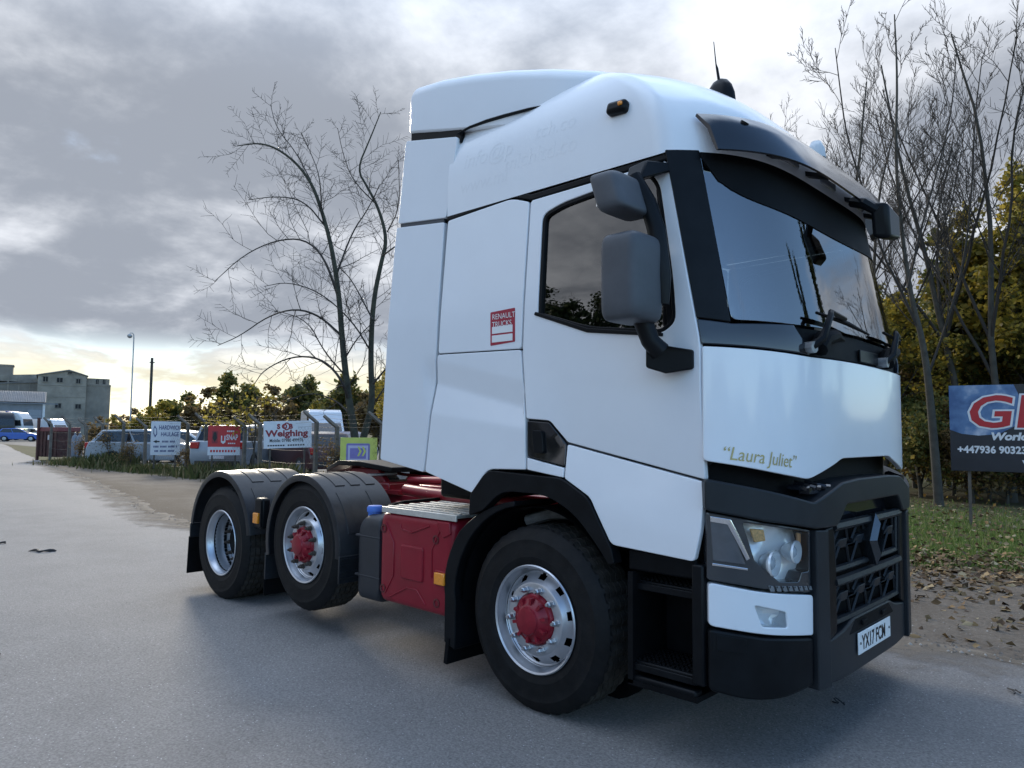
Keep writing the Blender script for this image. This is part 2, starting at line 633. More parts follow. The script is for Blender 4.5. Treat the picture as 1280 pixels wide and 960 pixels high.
# ---- side panels, both sides
WIN = rpoly([(.060, 2.800, .05), (.200, 2.838, .1), (.770, 2.885, .08), (.835, 2.80, .05), (.918, 2.30, .1), (.930, 2.095, .05), (.850, 2.045, .04), (.40, 2.100, .1), (.045, 2.215, .02)], .05)
for s in (-1, 1):
    S = side(s)
    door = panel('door', rpoly([(-.033, 2.902, .02), (.30, 2.905, .05), (.862, 2.912, .02), (.880, 2.895, .01), (1.056, 1.985, .05), (1.058, 1.342, .01), (.240, 1.504, .01), (.128, 1.622, .02), (-.036, 1.634, .01), (-.070, 2.02, .05)], .02), S, WHITE, lorry, holes=[WIN], grid=.04)
    panel('lower_door', rpoly([(.238, 1.492, .01), (1.056, 1.330, .01), (1.050, 1.10, .05), (1.018, .962, .02), (.552, .990, .03), (.415, 1.218, .03), (.238, 1.308, .01)], .02), S, WHITE, lorry, grid=.035)
    o = panel('door_handle_recess', rpoly([(-.034, 1.622), (.120, 1.612), (.230, 1.492), (.230, 1.372), (-.030, 1.420)], .012), S, GLOSSB, door, lift=-.004)
    panel('door_handle', rpoly([(.015, 1.57), (.085, 1.565), (.10, 1.44), (.03, 1.44)], .02), S, BLACK, door, lift=.018, th=.02)
    panel('sill_strip', rpoly([(-.030, 1.412), (.228, 1.364), (.228, 1.312), (-.028, 1.345)], .006), S, WHITE, lorry)
    panel('window_seal', WIN, S, BLACK, door, holes=[[tuple(p) for p in inset([Vector(q) for q in (WIN if area2(WIN) > 0 else WIN[::-1])], .022)]], lift=-.004, th=.04, ed=.004)
    panel('side_window', WIN, S, SIDEGLASS, door, lift=-.022, th=.003, ed=.001)
    panel('window_sill', rpoly([(.02, 2.222), (.40, 2.088), (.86, 2.030), (.86, 2.048), (.40, 2.112), (.03, 2.240)], .006), S, BLACK, door, lift=.008, th=.02, ed=.004)
    panel('window_bar', rpoly([(.80, 2.86), (.825, 2.86), (.905, 2.10), (.88, 2.06)], .004), S, BLACK, door, lift=-.010, th=.02, ed=.002)
    panel('sleeper_side', rpoly([(-.762, 2.925, .02), (-.19, 2.948, .05), (-.046, 2.898, .02), (-.083, 2.038, .02), (-.812, 2.058, .02)], .02), S, WHITE, lorry)
    panel('sleeper_lower_side', rpoly([(-.818, 2.051, .02), (-.084, 2.031, .02), (-.046, 1.63, .01), (-.040, 1.345, .01), (-.345, 1.336, .05), (-.475, 1.185, .02), (-.925, 1.295, .02)], .02), S, WHITE, lorry, grid=.018)
    panel('roof_trim', rpoly([(-.775, 2.930), (-.18, 2.955), (-.030, 2.908), (.872, 2.922), (.872, 2.952), (-.035, 2.940), (-.175, 2.990), (-.775, 2.965)], .004), S, BLACK, lorry, lift=-.002, ed=.004)
    panel('wheel_arch_trim', rpoly([(-.485, 1.178, .02), (-.345, 1.330, .06), (.225, 1.310, .04), (.412, 1.214, .04), (.560, .972, .02), (.580, .90, .01), (.545, .89, .01), (.47, .98, .10), (.32, 1.13, .1), (.12, 1.215, .12), (-.22, 1.215, .12), (-.375, 1.09, .02), (-.495, 1.05, .02)], .03), S, BLACK, lorry, lift=.012, th=.07)
    MB().box((-.80, s * 1.185, 2.15), (.20, .02, 1.75)).build('seam_backing', MATTE, lorry)
    # air-deflector flaps behind the cab
    panel('rear_fairing', rpoly([(-1.318, 2.985, .02), (-.800, 2.925, .02), (-.838, 2.06, .05), (-.945, 1.290, .02), (-1.418, 1.358, .02)], .02), S, FAIR, lorry, th=.035, lift=-.003)
    panel('upper_rear_fairing', rpoly([(-1.255, 3.600, .03), (-.700, 3.478, .03), (-.785, 2.952, .02), (-1.300, 3.010, .02)], .02), S, FAIR, lorry, th=.035, lift=-.003)

# sticker and ghost letters on the near side
S = side(-1)
stk = panel('dealer_sticker', rpoly([(-.335, 2.275), (-.132, 2.282), (-.130, 2.082), (-.332, 2.072)], .006), S, STICK, lorry, lift=.0025, th=.002, ed=.001)
put_text('sticker_lettering', 'RENAULT\nTRUCKS', .046, lambda a, b: S(-.318 + a, 2.228 + b, .0045), YELPL, stk, sx=.95)
for zz_ in (2.160, 2.108):
    panel('sticker_box', [(-.318, zz_ - .018), (-.148, zz_ - .018), (-.148, zz_ + .024), (-.318, zz_ + .024)], S, YELPL, stk, lift=.0045, th=.002, ed=.001)
# ---- roof dome
X_R = -.77
def roof_pt(bx, by, th):
    zf = math.sin(th)
    z01 = zf
    a = (1 - z01 ** 2.3) ** (1 / 2.3) if z01 < 1 else 0
    b = (1 - z01 ** 3.8) ** (1 / 3.8) if z01 < 1 else 0
    return Vector((X_R + (bx - X_R) * a, by * b, 2.955 + .805 * z01))
base = []
for i in range(18):
    base.append((X_R + (xcor(2.95) - X_R) * i / 18, -1.224))
for i in range(61):
    t = -1 + 2 * i / 60
    t = math.copysign(abs(t) ** .75, t)
    base.append((xcor(2.95) + .33 * (1 - abs(t) ** 4.5), 1.224 * t))
for i in range(17, -1, -1):
    base.append((X_R + (xcor(2.95) - X_R) * i / 18, 1.224))
rings = []
for k in range(29):
    th = PI / 2 * k / 28 * .9995
    rings.append([roof_pt(bx, by, th) for bx, by in base])
MB().loft(rings, closed=False, caps=False).build('roof', WHITE, lorry, smooth=60)
def roof_y(x, z):
    """near-side half width of the dome at (x, z)"""
    z01 = min(.999, (z - 2.955) / .805)
    a = (1 - z01 ** 2.3) ** (1 / 2.3)
    b = (1 - z01 ** 3.8) ** (1 / 3.8)
    bx = X_R + (x - X_R) / a
    xc_ = xcor(2.95)
    if bx <= xc_:
        return 1.224 * b
    q = max(0, 1 - (bx - xc_) / .33)
    return 1.224 * b * q ** (1 / 4.5)
for body, x0, z0, sz in (('info@p', -.63, 3.235, .145), ('www.mi', -.65, 3.075, .125), ('michltd.co', -.26, 3.13, .135), ('tch.co', -.02, 3.265, .125)):
    put_text('ghost_lettering', body, sz, lambda a, b, x0=x0, z0=z0: Vector((x0 + a, -roof_y(x0 + a, z0 + b - a * .02) - .0009, z0 + b - a * .02)), GHOST, lorry, shear=.15)
# spoiler on the roof
sx_ = [(-1.215, 3.985, 1.200), (-1.18, 4.02, 1.20), (-.9, 3.985, 1.20), (-.6, 3.925, 1.19), (-.3, 3.855, 1.17), (0, 3.775, 1.13), (.3, 3.685, 1.06), (.48, 3.61, .97), (.56, 3.55, .90)]
rings = []
for i, (x, zt, hw) in enumerate(sx_):
    zb = lin(x, [(-1.2, 3.645), (-.7, 3.525), (-.35, 3.45), (.62, 3.25)])
    r_ = .09
    ring = [(x, -hw, zb)]
    for k in range(7):
        a = PI / 2 * k / 6
        ring.append((x, -hw + r_ * (1 - math.cos(a)), zt - .03 - r_ + r_ * math.sin(a)))
    for k in range(1, 8):
        q = -1 + 2 * k / 8
        ring.append((x, q * (hw - r_), zt - .03 * q * q))
    for k in range(7):
        a = PI / 2 * (6 - k) / 6
        ring.append((x, hw - r_ * (1 - math.cos(a)), zt - .03 - r_ + r_ * math.sin(a)))
    ring.append((x, hw, zb))
    rings.append([Vector(p) for p in ring])
MB().loft(rings, True, True).build('roof_spoiler', FAIR, lorry, smooth=50, bevel=.015)
MB().tube([(-.71, -1.196, 3.50), (-.60, -1.192, 3.515), (-.45, -1.184, 3.515), (-.30, -1.174, 3.508), (-.12, -1.155, 3.50), (.02, -1.13, 3.495)], [.007, .009, .011, .011, .009, .003], 6).build('spoiler_gap_shade', BLACK, lorry)  # black tube drawn in for the shadow gap where spoiler meets roof
for s in (-1, 1):
    MB().prism([(-1.21, s * 1.185, 3.66), (-.69, s * 1.185, 3.545), (-.69, s * 1.185, 3.44), (-1.21, s * 1.185, 3.57)], (0, -s * .03, 0)).build('fairing_gap_strip', BLACK, lorry)  # black strip stands in for the shaded gap between spoiler and fairing
    MB().box((-1.05, s * 1.195, 2.975), (.46, .03, .10)).build('fairing_gap_strip', GREYP, lorry)
# inner body that closes the cab behind the panels
b = MB()
b.box((-.755, 0, 2.25), (.03, 2.36, 1.9))
b.box((-.75, 0, 3.2), (.03, 2.2, .75))
b.build('cab_rear_wall', FAIR, lorry)
b = MB()
b.box((-.08, 0, 2.15), (.03, 2.3, 1.55))
b.box((.35, 0, 1.36), (1.35, 2.34, .06))
b.box((.3, 0, 2.965), (1.3, 2.2, .02))
b.build('cab_lining', CABIN, lorry)
for s in (-1, 1):
    b = MB()
    b.box((-.42, s * 1.19, 2.1), (.6, .02, 1.5))
    b.box((.48, s * 1.185, 1.72), (1.08, .02, .58))
    b.build('door_lining', CABIN, lorry)
    # seat
    b = MB()
    b.box((.30, s * .62, 1.95), (.5, .5, .14)).box((.06, s * .62, 2.28), (.14, .5, .62), (0, R(-10), 0)).box((.0, s * .62, 2.68), (.1, .3, .18))
    b.build('seat', SEAT, lorry, bevel=.04, seg=3)
b = MB()
b.prism([(.70, -1.15, 1.4), (.62, -1.15, 2.0), (.78, -1.15, 2.10), (1.05, -1.15, 2.09), (1.05, -1.15, 1.4)], (0, 2.3, 0))
b.build('dashboard', CABIN, lorry, bevel=.03)
b = MB()
ring = [Vector((.56 + .10 * math.sin(a) * .6, -.62 + .22 * math.cos(a), 2.17 + .22 * math.sin(a) * .75)) for a in [2 * PI * k / 28 for k in range(29)]]
b.tube(ring, .016, 6, False)
b.tube([(.56, -.62, 2.17), (.75, -.62, 2.05)], .03, 8)
b.tube([(.56, -.83, 2.17), (.56, -.41, 2.17)], .014, 6)
b.build('steering_wheel', BLACK, lorry)

# ---- front: white panel, cowl, pillars, windscreen
panel('front_panel', rpoly([(-1.233, 1.968, .01), (-.94, 1.950, .1), (-.72, 1.938, .2), (0, 1.950, .3), (.72, 1.938, .2), (.94, 1.950, .1), (1.233, 1.968, .01), (1.233, 1.432, .02), (.94, 1.372, .05), (.745, 1.340, .04), (.46, 1.412, .05), (.38, 1.436, .05), (-.38, 1.436, .05), (-.46, 1.412, .05), (-.745, 1.340, .04), (-.94, 1.372, .05), (-1.233, 1.432, .02)], .02), front, WHITE, lorry, grid=.05)
put_text('cab_lettering', '\u201cLaura Juliet\u201d', .088, lambda a, b: front(-1.180 + a, 1.442 + b - .135 * a, .0025), GOLD, lorry, shear=.25, sx=.72)
for s in (-1, 1):
    panel('front_pillar', rpoly([(s * 1.236, 2.965), (s * 1.115, 2.965), (s * 1.12, 2.50), (s * 1.125, 2.085), (s * 1.236, 2.105)], .006), front, BLACK, lorry, lift=-.003, grid=.04)
    panel('cowl_corner', rpoly([(s * 1.236, 2.100), (s * 1.123, 2.080), (s * .80, 2.092), (s * .70, 1.950), (s * .94, 1.960), (s * 1.236, 1.980)], .006), front, GLOSSB, lorry, lift=-.006, grid=.04)
panel('windscreen', rpoly([(-1.114, 2.97), (1.114, 2.97), (1.12, 2.098), (.80, 2.095), (0, 2.112), (-.80, 2.095), (-1.12, 2.098)], .03), front, GLASS, lorry, lift=-.012, th=.006, ed=.002, grid=.05)
panel('windscreen_header', [(-1.114, 2.97)] + [(q / 20 * 1.114, 2.97) for q in range(-19, 20)] + [(1.114, 2.97)] + [(1.114 - .02 * 0, 2.93)] + [(q / 20 * 1.114, 2.685 + .045 * (q / 20) ** 2 + .15 * abs(q / 20) ** 12) for q in range(19, -20, -1)] + [(-1.114, 2.93)], front, MATTE, lorry, lift=-.007, th=.006, ed=.001, grid=.05)
cowl = panel('cowl', rpoly([(-.795, 2.088), (0, 2.104), (.795, 2.088), (.695, 1.948), (0, 1.960), (-.695, 1.948)], .01), front, MATTE, lorry, lift=-.03, grid=.05)
# cowl details, wipers
for y0, y1 in ((-.64, -.30), (.36, .70)):
    MB().tube([front(y0, 1.985, .0), front(y0 + .05, 2.04, .012), front((y0 + y1) / 2, 2.065, .02), front(y1, 2.06, .0)], [.05, .045, .035, .01], 10).build('grab_recess', MATTE, cowl)
MB().box(front(.12, 2.0, -.022), (.012, .30, .07)).build('cowl_hatch', BLACK, cowl, bevel=.004)
for yb, yt in ((-.72, -.35), (.30, .62)):
    wp = MB().tube([front(yb, 1.985, .01), front(yb + .05, 2.03, .05), front(yb + .13, 2.155, .075), front(yb + .15, 2.175, .07), front(yt, 2.165, .05)], [.022, .02, .016, .014, .012], 8).build('wiper_arm', BLACK, lorry)
    MB().tube([front(yt - .30, 2.165, .035), front(yt + .06, 2.150, .035), front(yt + .40, 2.125, .03)], [.008, .013, .006], 6).build('wiper_blade', MATTE, wp)
    MB().tube([front(yb, 1.985, -.03), front(yb, 1.985, .03)], .03, 10).build('wiper_pivot', STEEL, wp)
# ---- sun visor and lamps
rings = []
for k in range(41):
    y = -1.135 + 2.27 * k / 40
    q = abs(y) / 1.135
    t0 = front(y, 3.05)
    zt = 3.145
    zb = 2.935 - .012 * (1 - q)
    xt = t0.x + .05 - .02 * q ** 4
    xb = t0.x + .175 - .03 * q ** 4
    xm = xt + (xb - xt) * .62
    zm = zt - (zt - zb) * .38
    rings.append([Vector((xt, y, zt)), Vector((xm, y, zm)), Vector((xb, y, zb)), Vector((xb - .012, y, zb - .004)), Vector((xm - .015, y, zm - .012)), Vector((xt - .008, y, zt - .012))])
visor = MB().loft(rings, True, True).build('sun_visor', mat('smoked_visor', (.010, .013, .018), .12, var=.15, coat=.6), lorry, smooth=40)
for y in (-.72, -.30, .30, .72):
    p = front(y, 3.06)
    MB().box((p.x + .06, y, 2.99), (.15, .05, .025), (0, R(20), 0)).build('visor_bracket', BLACK, visor)
for y in (-.52, .0, .52):
    p = front(y, 3.05)
    MB().box((p.x + .00, y, 3.03), (.06, .22, .05)).build('roof_lamp', mat('smoke_lens', (.25, .26, .28), .15, var=.1, coat=.4), lorry, bevel=.01)
MB().tube([(1.155, -.96, 3.098), (1.163, -.96, 3.108)], .022, 10).build('visor_bolt', BLACK, visor)
# front-corner mirror beyond the visor, on the far corner
mp = Vector((1.44, .20, 2.80))
frm = MB().prism([mp + Vector(p) for p in ((-.03, -.12, .10), (-.03, .11, .07), (-.03, .12, -.08), (-.03, -.09, -.11))], (.09, .03, -.01)).build('corner_mirror', BLACK, lorry, bevel=.025, seg=3)
MB().tube([(1.30, .12, 2.93), (1.38, .10, 2.90), (1.44, .12, 2.85)], [.03, .035, .03], 8).build('mirror_arm', BLACK, frm)
# roof side lamp, antenna, beacon
lp = MB()
q0 = Vector((.585, -roof_y(.585, 3.265), 3.265))
lp.box(q0 + Vector((0, -.015, .0)), (.125, .06, .07), (R(-12), R(4), 0))
l_ = lp.build('roof_side_lamp', BLACK, lorry, bevel=.022, seg=3)
MB().box(q0 + Vector((.035, -.045, .005)), (.025, .02, .022)).build('lamp_lens', AMBER, l_, bevel=.006)
an = MB()
an.loft([[Vector((.79 + dx * k, -.50 + dy * k, 3.52 + z_)) for dx, dy in [(math.cos(a) * .09, math.sin(a) * .05) for a in [2 * PI * j / 14 for j in range(14)]]] for z_, k in ((-.08, 1.1), (.0, 1.0), (.05, .8), (.085, .5), (.10, .15))])
a_ = an.build('antenna', BLACK, lorry, smooth=60)
MB().tube([(.785, -.5, 3.60), (.772, -.5, 3.69), (.765, -.5, 3.72), (.752, -.5, 3.86)], [.009, .008, .004, .0025], 6).build('antenna_mast', BLACK, a_)
MB().lathe([(.0, .05), (.03, .045), (.05, .0), (.055, -.06)], 16, (1.10, .12, 3.30), axis='z').build('roof_beacon', mat('pale_beacon', (.55, .58, .6), .3), lorry, smooth=60)

# ---- lower front
bar_o = [(-1.233, 1.350), (-1.03, 1.300), (-.75, 1.232), (-.615, 1.275), (-.47, 1.318), (-.25, 1.330), (.25, 1.330), (.47, 1.318), (.615, 1.275), (.75, 1.232), (1.03, 1.300), (1.233, 1.350),
         (1.233, 1.205), (1.03, 1.155), (.735, 1.105), (.53, 1.105), (.42, 1.205), (-.42, 1.205), (-.53, 1.105), (-.735, 1.105), (-1.03, 1.155), (-1.233, 1.205)]
panel('bumper_bar', rpoly(bar_o, .02), front, BUMPER, lorry, lift=.035, th=.14, ed=.009, grid=.05)
panel('front_backing', rpoly([(-1.232, 1.46), (1.232, 1.46), (1.232, .45), (-1.232, .45)], .02), front, MATTE, lorry, lift=-.11, th=.02, grid=.08)
for s in (-1, 1):
    # latch mechanism showing above the bar
    lt = MB()
    for k in range(5):
        lt.tube([front(s * (.80 - .05 * k), 1.30 + .02 * (k % 2), -.08), front(s * (.74 - .05 * k), 1.295, .0)], .014, 6)
    lt.box(front(s * .68, 1.285, -.03), (.05, .16, .03))
    lt.build('panel_latch', GLOSSB, lorry)
    F_ = lambda a, b, d=0.0, s=s: front(s * a, b, d)
    # headlight: dark housing, chrome bowl, clear lens
    hl = panel('headlight', rpoly([(1.225, 1.196), (1.03, 1.148), (.742, 1.098), (.748, .800), (1.02, .842), (1.225, .888)], .012), F_, mat('headlight_housing', (.035, .038, .043), .22, var=.1, coat=.5), lorry, holes=[rpoly([(1.105, 1.148), (.758, 1.088), (.762, .905), (.815, .905), (.835, .862), (.95, .872), (1.06, .975)], .01)], lift=.004, th=.11, grid=.04)
    panel('headlight_bowl', rpoly([(1.108, 1.150), (.755, 1.090), (.758, .90), (.83, .855), (.95, .865), (1.065, .975)], .005), lambda a, b, d=0.0, s=s: front(s * a, b, d - .072 + .022 * math.sin(a * 26) * math.sin(b * 21)), LAMPR, hl, th=.005, ed=.002, grid=.025)
    for (a, b, rr) in ((.985, .955, .062), (.855, 1.0, .055)):
        c = front(s * a, b, -.05)
        ml = MB()
        ml.lathe([(rr, .045), (rr * .96, .055), (rr * .9, .03), (rr * .55, -.01), (.004, -.03)], 24, c, axis='x')
        ml.build('projector', LAMPR, hl, smooth=50)
        ml = MB()
        ml.lathe([(rr * .62, .02), (rr * .5, .038), (rr * .3, .048), (.001, .052)], 20, c, axis='x')
        ml.build('bulb_lens', mat('lens_glass', (.55, .60, .66), .06, var=.1, coat=.6), hl, smooth=60)
    panel('indicator', rpoly([(1.06, 1.115), (.995, 1.108), (.985, 1.055), (1.04, 1.05)], .006), F_, mat('indicator_lens', (.80, .48, .20), .2, var=.25, vscale=90, coat=.3), hl, lift=-.035, th=.01, grid=.03)
    panel('indicator', rpoly([(.795, 1.085), (.768, 1.08), (.768, .945), (.795, .965)], .006), F_, mat('amber_reflector', (.62, .33, .16), .25, var=.2, coat=.3), hl, lift=-.030, th=.01, grid=.03)
    panel('headlight_lens', rpoly([(1.105, 1.148), (.758, 1.088), (.762, .905), (.815, .905), (.835, .862), (.95, .872), (1.06, .975)], .01), F_, LENS, hl, lift=.006, th=.003, ed=.001, grid=.04)
    panel('side_lens', rpoly([(1.215, 1.165), (1.155, 1.150), (1.095, .955), (1.208, .975)], .008), F_, mat('smoked_lens', (.085, .09, .10), .10, var=.2, coat=.6), hl, lift=.009, th=.01)
    panel('light_guide', rpoly([(1.215, 1.178), (1.150, 1.164), (1.082, .985), (1.096, .975), (1.162, 1.140), (1.215, 1.152)], .004), F_, CHROME, hl, lift=.013, th=.006, ed=.002)
    panel('chrome_strip', rpoly([(1.21, .965), (1.09, .94), (1.09, .930), (1.21, .953)], .002), F_, CHROME, hl, lift=.010, th=.006, ed=.002)
    for k in range(8):
        a = 1.005 - .033 * k
        panel('led', rpoly([(a, .858 - .003 * k), (a - .022, .856 - .003 * k), (a - .032, .828 - .002 * k), (a - .010, .830 - .002 * k)], .002), F_, mat('led_strip', (.16, .17, .18), .2, var=.2), hl, lift=.010, th=.004, ed=.002)
    lw = panel('lower_corner_panel', rpoly([(1.222, .876, .02), (1.04, .828, .15), (.738, .790, .02), (.742, .602, .015), (1.03, .636, .15), (1.222, .682, .02)], .02), F_, WHITE, lorry, lift=.010, th=.10, grid=.04, holes=[rpoly([(1.066, .772), (.918, .730), (.912, .658), (1.034, .672)], .012)])
    fb = panel('fog_lamp', rpoly([(1.066, .772), (.918, .730), (.912, .658), (1.034, .672)], .010), lambda a, b, d=0.0, s=s: front(s * a, b, d - .055 + .02 * math.sin(a * 40) * math.sin(b * 50)), LAMPR, lw, th=.005, ed=.002, grid=.02)
    panel('fog_lens', rpoly([(1.066, .772), (.918, .730), (.912, .658), (1.034, .672)], .010), F_, LENS, lw, lift=.004, th=.003, ed=.001)
    # black lower bumper corner
    cb_ = panel('bumper_corner', rpoly([(1.222, .668), (1.03, .624), (.742, .592), (.745, .372, .02), (.96, .338, .1), (1.11, .350, .1), (1.222, .392, .02)], .02), F_, BLACK, lorry, lift=.012, th=.22, ed=.012, grid=.04)
    panel('tow_cover', rpoly([(1.20, .645), (1.10, .622), (1.10, .555), (1.20, .570)], .006), F_, BLACK, cb_, lift=.015, th=.004, ed=.002)
    # upright between lamp and grille
    panel('grille_upright', rpoly([(.735, 1.098, .006), (.625, 1.092, .006), (.620, .34, .01), (.735, .345, .01)], .01), F_, BUMPER, lorry, lift=.030, th=.14, ed=.006, grid=.05)
    panel('grille_side', rpoly([(.622, 1.094, .01), (.535, 1.100, .01), (.510, .86, .01), (.512, .58, .02), (.612, .548, .02)], .01), F_, BLACK, lorry, lift=.012, th=.10, ed=.008, grid=.05)
    # outer face closing the corner to the step well
    b = MB()
    b.prism([(1.062, s * 1.235, .95), (1.062, s * 1.235, .40), (1.0, s * 1.235, .40), (1.0, s * 1.235, .95)], (0, -s * .30, 0))
    b.build('step_side_wall', BLACK, lorry, bevel=.01)
# grille: two rows of raised bars with triangular openings
def grille(z_top, z_bot, name, badge):
    root = panel(name, rpoly([(-.53, z_top), (.53, z_top), (.50, z_bot), (-.50, z_bot)], .01), front, MATTE, lorry, lift=-.075, th=.01, ed=.004, grid=.1)
    h = z_top - z_bot
    zm = (z_top + z_bot) / 2
    def run(y0, y1, z, r_, d):
        return MB().tube([front(y0 + (y1 - y0) * k / 10, z, d) for k in range(11)], r_, 6)
    run(-.52, .52, z_top - .018, .024, .0).build('grille_bar', BUMPER, root, smooth=50)
    run(-.51, .51, z_bot + .014, .018, -.015).build('grille_bar', BUMPER, root, smooth=50)
    n = 4
    for i in range(n):
        yc_ = -.51 + 1.02 * (i + .5) / n
        wv = 1.02 / n
        if badge and abs(yc_) < .05:
            continue
        # hood in the middle of each cell and the two leaning struts above and below
        MB().prism([front(yc_ - wv * .34, zm - .030, -.03), front(yc_ - wv * .20, zm + .036, .0), front(yc_ + wv * .20, zm + .036, .0), front(yc_ + wv * .34, zm - .030, -.03), front(yc_ + wv * .18, zm - .012, -.01), front(yc_ - wv * .18, zm - .012, -.01)], (-.035, 0, .0)).build('grille_tooth', BUMPER, root, bevel=.005)
        for a_, z1, z2 in ((-.22, zm + .02, z_top - .03), (.22, zm + .02, z_top - .03), (-.26, z_bot + .02, zm), (.26, z_bot + .02, zm)):
            MB().tube([front(yc_ + wv * a_ * 1.75, z1, -.02), front(yc_ + wv * a_ * .75, z2, -.008)], .0085, 5).build('grille_strut', BUMPER, root)
        for a_ in (-.5, .5):
            MB().box(front(yc_ + wv * a_, zm - .01, -.02), (.02, wv * .42, .022)).build('grille_lip', BUMPER, root, bevel=.004)
    for s in (-1, 1):
        MB().tube([front(s * .515, z_top - .01, -.01), front(s * .495, z_bot + .01, -.01)], .014, 6).build('grille_frame', BUMPER, root)
    return root
ug = grille(1.115, .862, 'upper_grille', True)
grille(.838, .605, 'lower_grille', False)
panel('grille_top_recess', rpoly([(-.42, 1.21), (.42, 1.21), (.52, 1.10), (-.52, 1.10)], .01), front, GLOSSB, lorry, lift=-.05, th=.02, grid=.08)
# diamond badge in the grille
bd = MB()
for (w1, h1, d1), (w2, h2, d2) in ((((.105, .140, .035)), (.062, .085, .060)),):
    O = [front(0, .99 + h1, d1), front(w1, .99, d1), front(0, .99 - h1, d1), front(-w1, .99, d1)]
    I = [front(0, .99 + h2, d2), front(w2, .99, d2), front(0, .99 - h2, d2), front(-w2, .99, d2)]
    J = [front(0, .99 + h2 * .9, -.02), front(w2 * .9, .99, -.02), front(0, .99 - h2 * .9, -.02), front(-w2 * .9, .99, -.02)]
    B = [front(0, .99 + h1, -.03), front(w1, .99, -.03), front(0, .99 - h1, -.03), front(-w1, .99, -.03)]
    for A1, A2 in ((B, O), (O, I), (I, J)):
        for k in range(4):
            bd.add([A1[k], A1[(k + 1) % 4], A2[(k + 1) % 4], A2[k]], [(0, 1, 2, 3)])
bd.build('diamond_badge', mat('dark_chrome', (.10, .11, .12), .2, metal=.9, var=.1), ug, smooth=0)
# centre bumper, number plate
panel('centre_bumper', rpoly([(-.620, .548, .02), (-.40, .575, .05), (-.30, .612, .04), (.30, .612, .04), (.40, .575, .05), (.620, .548, .02), (.620, .345, .02), (.40, .335, .05), (-.40, .335, .05), (-.620, .345, .02)], .03), front, BUMPER, lorry, lift=.008, th=.18, ed=.010, grid=.05)
panel('bumper_notch', rpoly([(-.27, .602), (.27, .602), (.36, .535), (-.36, .535)], .01), front, MATTE, lorry, lift=.010, th=.02, ed=.003, grid=.08)
for y in (-.16, .16):
    MB().box(front(y, .57, .012), (.02, .07, .025)).build('bumper_eye', MATTE, lorry, bevel=.004)
PX = 1.412
pl = MB().box((PX, -.004, .472), (.006, .52, .111)).build('number_plate', YELPL, lorry, bevel=.002)
put_text('plate_lettering', 'YX17 FCM', .104, lambda a, b: Vector((PX + .0045, -.214 + a, .436 + b)), INK, pl, bold=.002, sx=.80)
for y in (-.235, .228):
    MB().tube([(PX + .003, y, .472), (PX + .006, y, .472)], .007, 8).build('plate_screw', INK, pl)

# ---- steps
for s in (-1, 1):
    b = MB()
    b.box((.84, s * .92, .68), (.40, .02, .64)).box((.84, s * 1.07, .335), (.38, .34, .025)).box((.665, s * 1.08, .60), (.03, .32, .54))
    b.build('step_well', MATTE, lorry)
    for z, yo in ((.80, 1.175), (.415, 1.205)):
        st = MB().box((.84, s * (yo - .12), z), (.35, .26, .05)).build('step', BLACK, lorry, bevel=.008)
        tr = MB()
        for i in range(12):
            for j in range(7):
                tr.box((.69 + .0266 * i, s * (yo - .02 - .034 * j), z + .029), (.014, .016, .010))
        tr.build('step_tread', MATTE, st)
        MB().box((.84, s * (yo + .012), z - .004), (.355, .02, .034)).build('step_edge', BLACK, st, bevel=.004)
    MB().box((.84, s * 1.20, .345), (.36, .06, .05)).build('step_skirt', BLACK, lorry, bevel=.01)
    MB().box((.83, s * 1.205, .925), (.38, .03, .10)).build('step_header', MATTE, lorry, bevel=.01)

